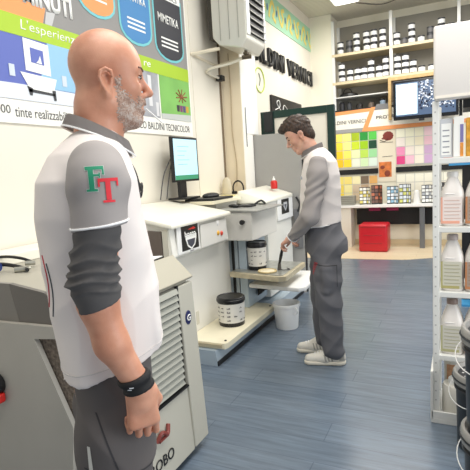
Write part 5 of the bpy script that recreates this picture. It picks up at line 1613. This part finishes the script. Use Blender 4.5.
def shell_from(o, test, off, name, material, parent, noise=0.0):
    """copy the faces of o whose centre passes test, pushed out by off; closed by solidifying"""
    me = o.data
    b = B(); b.from_mesh(me)
    kill = [f for f in b.faces if not test(f.calc_center_median())]
    bmesh.ops.delete(b, geom=kill, context='FACES')
    b.normal_update()
    for v in b.verts:
        edge = any(e.is_boundary for e in v.link_edges)
        v.co += v.normal * (0.0003 if edge else off * (1 + noise * math.sin(v.co.x * 700) * math.sin(v.co.z * 620 + v.co.y * 500)))
    bmesh.ops.recalc_face_normals(b, faces=b.faces)
    me2 = bpy.data.meshes.new(name); b.to_mesh(me2); b.free()
    me2.materials.clear(); me2.materials.append(material)
    me2.polygons.foreach_set('material_index', [0] * len(me2.polygons))
    me2.polygons.foreach_set('use_smooth', [True] * len(me2.polygons))
    ob = bpy.data.objects.new(name, me2); COL.objects.link(ob); ob.parent = parent
    return ob


def beard_test(c):
    u, v, z = (c.x + 0.001) / 0.935, abs(c.y) / 0.935, (c.z - 1.662) / 0.935
    dz = 0.006 * math.sin(c.x * 2311 + c.z * 1733) * math.sin(c.z * 2903 - c.y * 911)
    z += dz
    u += 0.7 * dz
    if z > 0.018 or z < -0.108:
        return False
    if u < 0.020:
        return False
    if u < 0.034:
        return z > -0.085 and v > 0.03
    lim = 0.004 - (u - 0.020) * 0.85
    if u > 0.074:
        lim = -0.022
    if u > 0.080 and -0.052 < z - dz < -0.040 and v < 0.02:
        return False
    return z < lim


shell_from(body, beard_test, 0.0028, 'beard', beard_mat(), man, 0.5)
M_browg = mat('eyebrow_grey_brown', (128, 98, 84), 0.9)
for sg_ in (-1, 1):
    b = B()
    pts = []
    for (u, v, z) in ((0.092, 0.016, 0.043), (0.088, 0.030, 0.049), (0.076, 0.044, 0.046)):
        p = hd1.t((u, v * sg_, z)); nb = body_bvh.find_nearest(Vector((p[0], -p[1], p[2]))); pts.append(nb[0] + nb[1] * 0.001)
    tube(b, curve_pts(pts, 4), 0.0022, 6); obj('eyebrow', b, M_browg, man, local=True)
    p = hd1.t((0.0795, 0.0315 * sg_, 0.024))
    b = B(); ell(b, (p[0], -p[1], p[2]), (0.0095, 0.0115, 0.0040), 14); e_ = obj('eye', b, mat('eye_white', (186, 170, 160), 0.4), man, local=True, smooth='all')
    b = B(); ell(b, (p[0] + 0.0055, -(p[1]) , p[2]), (0.0050, 0.0085, 0.0038), 12); obj('iris', b, mat('iris_dark', (48, 36, 30), 0.2), e_, local=True, smooth='all')
    b = B(); tube(b, curve_pts([(p[0] + 0.004, -(p[1] - 0.010 * sg_), p[2] + 0.0045), (p[0] + 0.0105, -p[1], p[2] + 0.0058), (p[0] + 0.003, -(p[1] + 0.011 * sg_), p[2] + 0.0040)], 4), 0.0015, 5); obj('eyelid', b, mat('lid_brown', (120, 84, 70), 0.7), man, local=True)
# shirt
V = Vol((-0.30, -0.30, 0.86), (0.22, 0.30, 1.64), 0.0045)
V.loft([0.90, 0.96, 1.02, 1.12, 1.25, 1.37, 1.45, 1.51, 1.542, 1.562], [-0.058, -0.056, -0.051, -0.054, -0.057, -0.066, -0.064, -0.055, -0.042, -0.034], [0] * 10,
       [0.108, 0.113, 0.121, 0.126, 0.131, 0.125, 0.116, 0.092, 0.070, 0.054], [0.160, 0.163, 0.164, 0.164, 0.168, 0.180, 0.178, 0.135, 0.078, 0.062], 0.01, 2.4)
for sg_ in (-1, 1):
    V.cone((-0.050, sg_ * 0.06, 1.50), (-0.045, sg_ * 0.165, 1.465), 0.055, 0.058, 0.03)
V.ell((0.050, 0, 1.12), (0.030, 0.12, 0.12), 0.04)
V.clip(lambda u, v, z: (0.982 + 0.24 * (u + 0.16)) - z + 0 * v)
shirt = vol_obj('polo_shirt', V, M_poly_white, man, warp=shirt_folds(0.0042))
# hem seam and side piping on the shirt
sb = bvh_of(shirt)
def ringpts(bv, z_fn, c=(-0.055, 0.0), n=64, off=0.001, a0=0, a1=2 * PI):
    out = []
    for i in range(n):
        a = a0 + (a1 - a0) * i / n
        u, v = math.cos(a), math.sin(a)
        zz = z_fn(c[0] + 0.12 * u)
        h_ = bv.ray_cast(Vector((c[0] + u * 0.6, -(c[1] + v * 0.6), zz)), Vector((-u, v, 0)))
        if h_[0] is not None:
            out.append(h_[0] + h_[1] * off)
    return out


b = B(); tube(b, ringpts(sb, lambda u: 1.008 + 0.24 * (u + 0.16)), 0.0012, 5, closed=True); obj('hem_seam', b, mat('seam_grey_white', (206, 202, 200), 0.8), shirt, local=True)
for col_, du, nm in (((206, 70, 80), 0.0, 'red_side_piping'), ((70, 78, 82), 0.010, 'dark_side_piping')):
    pts = []
    for k in range(12):
        z = 1.292 - k * 0.0115 - du * 1.6
        u = -0.176 + 0.006 * math.sin(k / 11 * PI) + du * 0.8
        h_ = sb.ray_cast(Vector((u, -0.6, z)), Vector((0, 1, 0)))
        if h_[0] is not None:
            pts.append(h_[0] + h_[1] * 0.0008)
    b = B(); tube(b, pts, 0.0016, 5); obj(nm, b, mat(nm, col_, 0.7), shirt, local=True)
collar(man, -0.026, 1.608, 0.064, 0.072, 0.070, M_poly_grey, M_cloth_white, 0.027, 0.018)
# sleeves (short, grey, white piping) with charcoal undersleeve below
for sg_, nm in ((1, ''), (-1, '')):
    V = Vol((-0.20, min(0, sg_ * 0.34), 1.28), (0.12, max(0, sg_ * 0.34), 1.60), 0.004)
    V.cone((-0.046, sg_ * 0.165, 1.474), (-0.046, sg_ * 0.190, 1.442), 0.058, 0.060, 0.02)
    V.cone((-0.046, sg_ * 0.190, 1.442), (-0.056, sg_ * 0.222, 1.30), 0.060, 0.056, 0.02)
    V.clip(lambda u, v, z: (1.352 + 0.10 * (u + 0.05) + 0.10 * (abs(1.0) * (v * sg_) - 0.22)) - z)
    V.clip(lambda u, v, z: (0.125 + 0.35 * np.abs(u + 0.045) + 0.0 * z) - v * sg_)
    slv = vol_obj('short_sleeve', V, M_poly_grey, man, warp=lambda u, v, z: 0.0022 * np.sin(55 * z - 60 * u + 2 * np.sin(30 * z)) * np.clip((1.50 - z) / 0.1, 0, 1))
    vb = bvh_of(slv)
    pts = []
    for i in range(40):
        a = 2 * PI * i / 40
        c0 = Vector((-0.055, -sg_ * 0.215, 1.360))
        d = Vector((math.cos(a), math.sin(a), 0.10 * math.cos(a)))
        h_ = vb.ray_cast(c0 + d * 0.3, -d)
        if h_[0] is not None:
            pts.append(h_[0] + h_[1] * 0.0008)
    b = B(); tube(b, pts, 0.0024, 6, closed=True); obj('sleeve_piping', b, M_cloth_white, slv, local=True)
    if sg_ == 1:
        vs_ = vb
        slv_r = slv
    V = Vol((-0.20, min(0, sg_ * 0.34), 1.12), (0.08, max(0, sg_ * 0.34), 1.42), 0.0035)
    V.cone((-0.058, sg_ * 0.213, 1.345), (-0.076, sg_ * 0.218, 1.25), 0.048, 0.049, 0.02)
    V.cone((-0.074, sg_ * 0.218, 1.25), (-0.062, sg_ * 0.222, 1.15), 0.048, 0.042, 0.02)
    V.clip(lambda u, v, z: (1.196 + 0.30 * (u + 0.06)) - z + 0 * v)
    vol_obj('long_undersleeve', V, M_under, man, warp=lambda u, v, z: 0.0034 * (ridge(118 * z + 26 * u + 1.6 * np.sin(34 * u + 26 * v) + 1.2 * np.sin(40 * z)) + 0.7 * ridge(70 * z - 45 * u + 20 * v)) * np.clip((1.345 - z) / 0.03, 0, 1) * np.clip((z - 1.215) / 0.02, 0.1, 1))
# letters on the sleeve, seen from his right
def LQ(u0, z0, u1, z1, sl=0.0):
    return [(u0 + sl * 0, z0), (u1, z0), (u1, z1), (u0, z1)]


green = [LQ(-0.066, 1.432, -0.0565, 1.474), LQ(-0.071, 1.469, -0.037, 1.4755), LQ(-0.0405, 1.459, -0.037, 1.472), LQ(-0.058, 1.4565, -0.046, 1.4605), LQ(-0.071, 1.428, -0.051, 1.4325), LQ(-0.047, 1.4535, -0.0445, 1.4635)]
red = [LQ(-0.0365, 1.410, -0.0270, 1.450), LQ(-0.050, 1.4455, -0.012, 1.4520), LQ(-0.050, 1.436, -0.0465, 1.448), LQ(-0.0155, 1.436, -0.012, 1.448), LQ(-0.043, 1.405, -0.021, 1.4095)]
edge = [[(a[0] - 0.001, a[1] - 0.001), (b_[0] + 0.001, b_[1] - 0.001), (c[0] + 0.001, c[1] + 0.001), (d[0] - 0.001, d[1] + 0.001)] for a, b_, c, d in green]
decal('letter_edging', edge, mat('letter_edge_pale', (196, 206, 200), 0.8), slv_r, vs_, 1, 0.0008)
decal('green_letter', green, mat('letter_green', (30, 140, 104), 0.7), slv_r, vs_, 1, 0.0014)
decal('red_letter', red, mat('letter_red', (226, 50, 62), 0.7), slv_r, vs_, 1, 0.0020)
# wristband
V = Vol((-0.07, 0.15, 0.96), (0.07, 0.28, 1.06), 0.003)
V.cone((-0.016, 0.217, 1.034), (-0.005, 0.213, 1.006), 0.0345, 0.0335, 0.01)
V.clip(lambda u, v, z: np.maximum((1.000 + 0.25 * u) - z, z - (1.038 + 0.25 * u)) + 0 * v)
wb = vol_obj('wristband', V, mat('wristband_black', (24, 24, 26), 0.75, bump=0.1, bscale=300), man, warp=lambda u, v, z: 0.0022 * np.sin(240 * (z - 0.25 * u)))
bvw = bvh_of(wb)
decal('white_mark', [LQ(-0.030, 1.010, -0.022, 1.0135), LQ(-0.027, 1.017, -0.018, 1.020)], M_cloth_white, wb, bvw, 1, 0.001)
# trousers
V = Vol((-0.24, -0.26, 0.02), (0.18, 0.26, 1.04), 0.0055)
V.loft([0.78, 0.86, 0.95, 1.02], [-0.052, -0.048, -0.048, -0.048], [0] * 4, [0.094, 0.100, 0.098, 0.094], [0.170, 0.166, 0.155, 0.146], 0.02, 2.5)
for sg_ in (-1, 1):
    V.cone((-0.062, sg_ * 0.086, 0.85), (-0.072, sg_ * 0.105, 0.50), 0.090, 0.072, 0.03)
    V.cone((-0.072, sg_ * 0.105, 0.50), (-0.085, sg_ * 0.105, 0.075), 0.075, 0.060, 0.03)
V.cone((-0.09, 0.16, 0.70), (-0.09, 0.16, 0.56), 0.04, 0.04, 0.01)
trs = vol_obj('work_trousers', V, M_trouser, man, warp=trouser_folds(0.0060))
tb = bvh_of(trs)
decal('reflective_stripe', [[(-0.128, 0.62), (-0.112, 0.62), (-0.118, 0.86), (-0.124, 0.86)]], mat('reflective_grey', (214, 212, 204), 0.4), trs, tb, 1, 0.001, 0.006)
decal('pocket_seam', [[(-0.135, 0.80), (0.02, 0.775), (0.02, 0.779), (-0.135, 0.804)], [(-0.10, 0.93), (-0.096, 0.93), (-0.06, 0.80), (-0.064, 0.80)]], mat('seam_dark', (62, 60, 62), 0.9), trs, tb, 1, 0.001, 0.006)
for sg_ in (-1, 1):
    V = Vol((-0.18, sg_ * 0.11 - 0.09, -0.0), (0.20, sg_ * 0.11 + 0.09, 0.14), 0.005)
    shoe(V, (-0.14, sg_ * 0.10, 0), (0.15, sg_ * 0.12, 0))
    V.clip(lambda u, v, z: 0.004 - z + 0 * u + 0 * v)
    vol_obj('shoe', V, M_black, man)
# spectacles hanging from the shirt front (a thing of its own) and the thin white stick at the lips
gl = thing('spectacles', 'black folded spectacles hanging from the front of the bald man shirt', 'glasses', (OC[0], OC[1], 1.40), OYAW)
def gp_(u, v, z): return (u - 0.010, -v, z - 1.40)
b = B(); tube(b, curve_pts([gp_(0.050, 0.045, 1.482), gp_(0.058, 0.045, 1.462), gp_(0.064, 0.045, 1.435), gp_(0.070, 0.045, 1.415)], 6), 0.0026, 6); obj('temple_arm', b, M_black, gl, local=True)
for vc in (0.022, -0.026):
    b = B(); tube(b, [gp_(0.070 + 0.003 * math.sin(a * PI / 9), vc + 0.021 * math.cos(a * PI / 9), 1.418 + 0.017 * math.sin(a * PI / 9)) for a in range(18)], 0.0026, 6, closed=True); obj('lens_rim', b, M_black, gl, local=True)
st_ = thing('white_stick', 'thin white stick held between the lips of the bald man', 'stick', (OC[0], OC[1], 1.60), OYAW)
b = B(); tube(b, [(0.090, -0.008, 0.0165), (0.128, -0.008, -0.018)], 0.0022, 8); obj('stick_shaft', b, M_white, st_, local=True)

# ---- young man at the machines -----------------------------------------------------
YC = (-0.95, 3.38)
YYAW = math.atan2(-0.22, -0.97)
SK2 = skin_mat('skin_light', (226, 178, 156), (212, 156, 132))
M_tr2 = mat('trouser_grey_light', (104, 104, 109), 0.85, bump=0.08, bscale=200)
ym = person('dark haired person in white and grey polo looking down at the metal tray', (YC[0], YC[1], 0), YYAW)
ym.scale = (1.035, 1.035, 1.035)
V = Vol((-0.32, -0.36, -0.01), (0.36, 0.36, 1.86), 0.0055)
hd2 = Head((0.082, 0.0, 1.612), math.radians(27), 1.06)
hd2.build(V)
V.cone((-0.005, 0, 1.45), (0.056, 0, 1.58), 0.060, 0.055, 0.03)
V.loft([0.90, 1.05, 1.2, 1.35, 1.42, 1.47], [-0.03, -0.02, -0.02, -0.015, -0.01, -0.01], [0] * 6, [0.10, 0.10, 0.11, 0.10, 0.085, 0.05], [0.135, 0.13, 0.14, 0.15, 0.14, 0.06], 0.03)
LE, LW = (0.035, -0.235, 1.075), (0.175, -0.075, 0.915)
RE, RW = (0.02, 0.235, 1.10), (0.12, 0.17, 0.93)
for sg_, E_, W_ in ((-1, LE, LW), (1, RE, RW)):
    V.cone((-0.02, sg_ * 0.07, 1.43), (-0.02, sg_ * 0.165, 1.405), 0.043, 0.045, 0.03)
    V.cone((-0.02, sg_ * 0.175, 1.40), E_, 0.045, 0.038, 0.03)
    V.cone(E_, W_, 0.038, 0.026, 0.02)
V.cone((-0.05, -0.08, 0.86), (-0.06, -0.115, 0.50), 0.075, 0.050, 0.03); V.cone((-0.06, -0.115, 0.50), (-0.09, -0.12, 0.10), 0.048, 0.038, 0.02)
V.cone((-0.04, 0.08, 0.86), (-0.01, 0.105, 0.50), 0.075, 0.050, 0.03); V.cone((-0.01, 0.105, 0.50), (-0.03, 0.10, 0.10), 0.050, 0.038, 0.02)
V.cone((-0.10, -0.12, 0.05), (0.04, -0.12, 0.03), 0.032, 0.026, 0.02); V.cone((-0.04, 0.10, 0.05), (0.10, 0.10, 0.03), 0.032, 0.026, 0.02)
hand(V, (0.180, -0.070, 0.910), (0.75, 0.35, -0.45), (-0.45, 0.1, -0.9), (0.3, 1, 0.2), 0.95, (28, 55, 40), 0.8, 0.6)
hand(V, (0.125, 0.168, 0.925), (0.7, -0.3, -0.6), (-0.5, -0.3, -0.7), (0.1, -1, 0.2), 0.95, (30, 55, 40), 0.8, 0.6)
yb = vol_obj('body', V, SK2, ym)
ybv = bvh_of(yb)
# hair
V = Vol((-0.08, -0.12, 1.52), (0.34, 0.12, 1.86), 0.005)
Eh = lambda c, r, k=0.012, mode='add': V.ell(hd2.t(c), np.array(r) * 1.06, k, mode, rot=hd2.M)
Eh((-0.001, 0, 0.066), (0.092, 0.083, 0.090)); Eh((0.03, 0, 0.108), (0.075, 0.068, 0.045), 0.02); Eh((0.078, 0.0, 0.105), (0.038, 0.052, 0.030), 0.02); Eh((0.098, 0.0, 0.108), (0.024, 0.040, 0.020), 0.012)
Eh((-0.045, 0, 0.0), (0.042, 0.062, 0.055), 0.02)
Eh((0.075, 0, 0.010), (0.068, 0.11, 0.068), 0.012, 'cut')
Eh((0.02, 0, -0.055), (0.07, 0.12, 0.045), 0.012, 'cut')
for sg_ in (-1, 1):
    Eh((0.001, sg_ * 0.085, 0.004), (0.021, 0.03, 0.034), 0.006, 'cut')
hr = bpy.data.materials.new('hair_dark_brown'); hr.use_nodes = True
_nt = hr.node_tree; _p = _nt.nodes['Principled BSDF']; _p.inputs['Roughness'].default_value = 0.5
_tc = _nt.nodes.new('ShaderNodeTexCoord'); _mp = _nt.nodes.new('ShaderNodeMapping'); _mp.inputs['Scale'].default_value = (25, 60, 18)
_nt.links.new(_tc.outputs['Object'], _mp.inputs[0]); _n = _nt.nodes.new('ShaderNodeTexNoise'); _n.inputs['Scale'].default_value = 3; _n.inputs['Detail'].default_value = 4
_nt.links.new(_mp.outputs[0], _n.inputs['Vector']); _r = _nt.nodes.new('ShaderNodeValToRGB'); _r.color_ramp.elements[0].position = 0.35; _r.color_ramp.elements[0].color = rgb(30, 22, 18); _r.color_ramp.elements[1].position = 0.68; _r.color_ramp.elements[1].color = rgb(84, 62, 48)
_nt.links.new(_n.outputs[0], _r.inputs[0]); _nt.links.new(_r.outputs[0], _p.inputs['Base Color'])
_b = _nt.nodes.new('ShaderNodeBump'); _b.inputs['Strength'].default_value = 0.8; _b.inputs['Distance'].default_value = 0.01; _nt.links.new(_n.outputs[0], _b.inputs['Height']); _nt.links.new(_b.outputs[0], _p.inputs['Normal'])
vol_obj('hair', V, hr, ym, warp=lambda u, v, z: 0.0035 * np.sin(120 * u + 60 * v + 3 * np.sin(90 * z)) * np.clip((z - 1.66) / 0.05, 0.1, 1))
for sg_ in (-1, 1):
    b = B(); pts = []
    for (u, v, z) in ((0.092, 0.014, 0.042), (0.088, 0.030, 0.046), (0.076, 0.044, 0.043)):
        p = hd2.t((u, v * sg_, z)); nb = ybv.find_nearest(Vector((p[0], -p[1], p[2]))); pts.append(nb[0] + nb[1] * 0.001)
    tube(b, curve_pts(pts, 4), 0.0032, 6); obj('eyebrow', b, mat('eyebrow_dark', (58, 42, 34), 0.9), ym, local=True)
    p = hd2.t((0.0815, 0.0315 * sg_, 0.022))
    b = B(); ell(b, (p[0], -p[1], p[2]), (0.009, 0.0115, 0.0045), 12); obj('eye', b, mat('iris_dark', (48, 36, 30), 0.2), ym, local=True, smooth='all')
# vest style polo
V = Vol((-0.30, -0.30, 0.86), (0.26, 0.30, 1.56), 0.0055)
V.loft([0.90, 1.0, 1.10, 1.22, 1.34, 1.43, 1.485, 1.525], [-0.030, -0.022, -0.022, -0.030, -0.034, -0.034, -0.026, -0.010], [0] * 8,
       [0.146, 0.150, 0.148, 0.143, 0.134, 0.116, 0.088, 0.062], [0.165, 0.168, 0.165, 0.168, 0.178, 0.168, 0.11, 0.066], 0.01, 2.4)
for sg_ in (-1, 1):
    V.cone((-0.03, sg_ * 0.05, 1.465), (-0.03, sg_ * 0.155, 1.432), 0.052, 0.058, 0.03)
V.clip(lambda u, v, z: (0.985 - 0.16 * u) - z + 0 * v)
ys = vol_obj('polo_shirt', V, M_poly_white, ym, warp=shirt_folds(0.006))
ysb = bvh_of(ys)
b = B(); tube(b, ringpts(ysb, lambda u: 0.992 - 0.16 * u, c=(-0.02, 0.0)), 0.003, 5, closed=True); obj('hem_piping', b, M_cloth_white, ys, local=True)
h_ = ysb.ray_cast(Vector((0.088, 0.6, 1.33)), Vector((0, -1, 0)))
if h_[0] is not None:
    b = B(); ell(b, h_[0], (0.013, 0.006, 0.013), 12); obj('chest_badge', b, mat('badge_grey', (176, 178, 182), 0.4), ys, local=True)
collar(ym, 0.018, 1.567, 0.064, 0.070, 0.058, M_poly_grey, M_cloth_white, 0.036, 0.014)
for sg_, E_, W_ in ((-1, LE, LW), (1, RE, RW)):
    V = Vol((-0.20, min(0, sg_ * 0.36), 0.84), (0.32, max(0, sg_ * 0.36), 1.52), 0.005)
    V.cone((-0.028, sg_ * 0.165, 1.420), (-0.022, sg_ * 0.19, 1.35), 0.060, 0.066, 0.02)
    V.cone((-0.022, sg_ * 0.19, 1.35), (E_[0] - 0.005, E_[1], E_[2]), 0.066, 0.060, 0.03)
    Wn = np.array(W_) - np.array(E_)
    V.cone((E_[0], E_[1], E_[2]), tuple(np.array(E_) + Wn * 0.95), 0.062, 0.040, 0.02)
    V.clip(lambda u, v, z: ((u - W_[0]) * Wn[0] + (v - W_[1]) * Wn[1] + (z - W_[2]) * Wn[2]) / np.linalg.norm(Wn) + 0.002)
    sl_ = vol_obj('long_sleeve', V, M_poly_grey, ym, warp=lambda u, v, z: 0.0052 * np.sin(75 * z + 70 * u + 2.5 * np.sin(20 * z)) * np.clip((1.42 - z) / 0.12, 0.1, 1) * (0.4 + 0.6 * np.abs(np.sin(9 * z + 3 * u))))
    c0 = Vector((W_[0], -W_[1], W_[2])); ax = Vector((Wn[0], -Wn[1], Wn[2])).normalized()
    e1 = ax.cross(Vector((0, 0, 1))).normalized(); e2 = ax.cross(e1)
    b = B(); tube(b, [c0 - ax * 0.006 + (e1 * math.cos(q * PI / 12) + e2 * math.sin(q * PI / 12)) * 0.041 for q in range(24)], 0.004, 6, closed=True); obj('cuff_piping', b, M_cloth_white, sl_, local=True)
# trousers
V = Vol((-0.30, -0.28, 0.04), (0.22, 0.28, 1.06), 0.0055)
V.loft([0.80, 0.86, 0.95, 1.03], [-0.062, -0.060, -0.046, -0.034], [0] * 4, [0.150, 0.154, 0.132, 0.120], [0.178, 0.175, 0.160, 0.152], 0.02, 2.4)
V.cone((-0.06, -0.092, 0.83), (-0.065, -0.12, 0.47), 0.112, 0.088, 0.03); V.cone((-0.065, -0.12, 0.47), (-0.085, -0.12, 0.11), 0.088, 0.078, 0.03)
V.cone((-0.04, 0.092, 0.83), (-0.01, 0.108, 0.47), 0.110, 0.085, 0.03); V.cone((-0.01, 0.108, 0.47), (-0.02, 0.10, 0.11), 0.085, 0.075, 0.03)
V.cone((-0.06, -0.185, 0.70), (-0.06, -0.185, 0.56), 0.045, 0.045, 0.01)
yt = vol_obj('work_trousers', V, M_tr2, ym, warp=trouser_folds(0.0095))
ytb = bvh_of(yt)
decal('pocket_flap', [[(-0.13, 0.725), (0.02, 0.735), (0.02, 0.741), (-0.13, 0.731)], [(-0.13, 0.58), (-0.126, 0.58), (-0.126, 0.725), (-0.13, 0.725)]], mat('seam_dark', (62, 60, 62), 0.9), yt, ytb, -1, 0.001, 0.006)
decal('red_lettering', [[(0.030 - 0.006 * k, 0.66 + 0.016 * k), (0.044 - 0.004 * k, 0.66 + 0.016 * k), (0.044 - 0.004 * k, 0.671 + 0.016 * k), (0.028 - 0.006 * k, 0.671 + 0.016 * k)] for k in range(6)], mat('print_brick_red', (168, 62, 70), 0.8), yt, ytb, -1, 0.001, 0.005)
for sg_, hx, tx, hv, tv_ in ((-1, -0.175, 0.125, -0.115, -0.125), (1, -0.075, 0.195, 0.10, 0.10)):
    V = Vol((min(hx, tx) - 0.04, hv - 0.09, 0), (tx + 0.05, hv + 0.09, 0.14), 0.005)
    shoe(V, (hx, hv, 0.004), (tx, tv_, 0.004))
    V.clip(lambda u, v, z: 0.018 - z + 0 * u + 0 * v)
    s1 = vol_obj('shoe', V, M_lace, ym)
    V = Vol((min(hx, tx) - 0.04, hv - 0.09, -0.004), (tx + 0.05, hv + 0.09, 0.05), 0.004)
    L = tx - hx
    V.cone((hx + 0.16 * L, hv, 0.02), (hx + 0.85 * L, tv_, 0.02), 0.046, 0.042, 0.01, sc=(1, 1, 0.9))
    V.clip(lambda u, v, z: np.maximum(0.002 - z, z - 0.028) + 0 * u + 0 * v)
    vol_obj('sole', V, mat('sole_cream', (236, 230, 214), 0.5), s1)
    b = B()
    for k in range(4):
        uu = hx + L * (0.50 + 0.07 * k); zz = 0.099 - 0.006 * k
        tube(b, curve_pts([(uu, -(hv - 0.022), zz - 0.010), (uu + 0.008, -hv, zz + 0.0), (uu, -(hv + 0.022), zz - 0.010)], 4), 0.003, 5)
    obj('laces', b, M_cloth_white, s1, local=True)
    decal('grey_side_stripe', [[(hx + L * 0.30 + 0.022 * k, 0.035), (hx + L * 0.34 + 0.022 * k, 0.035), (hx + L * 0.38 + 0.022 * k, 0.082), (hx + L * 0.345 + 0.022 * k, 0.082)] for k in range(3)] + [[(hx + L * 0.04, 0.04), (hx + L * 0.16, 0.04), (hx + L * 0.16, 0.075), (hx + L * 0.06, 0.075)]], mat('shoe_grey', (168, 164, 156), 0.6), s1, bvh_of(s1), -1, 0.001, 0.004)
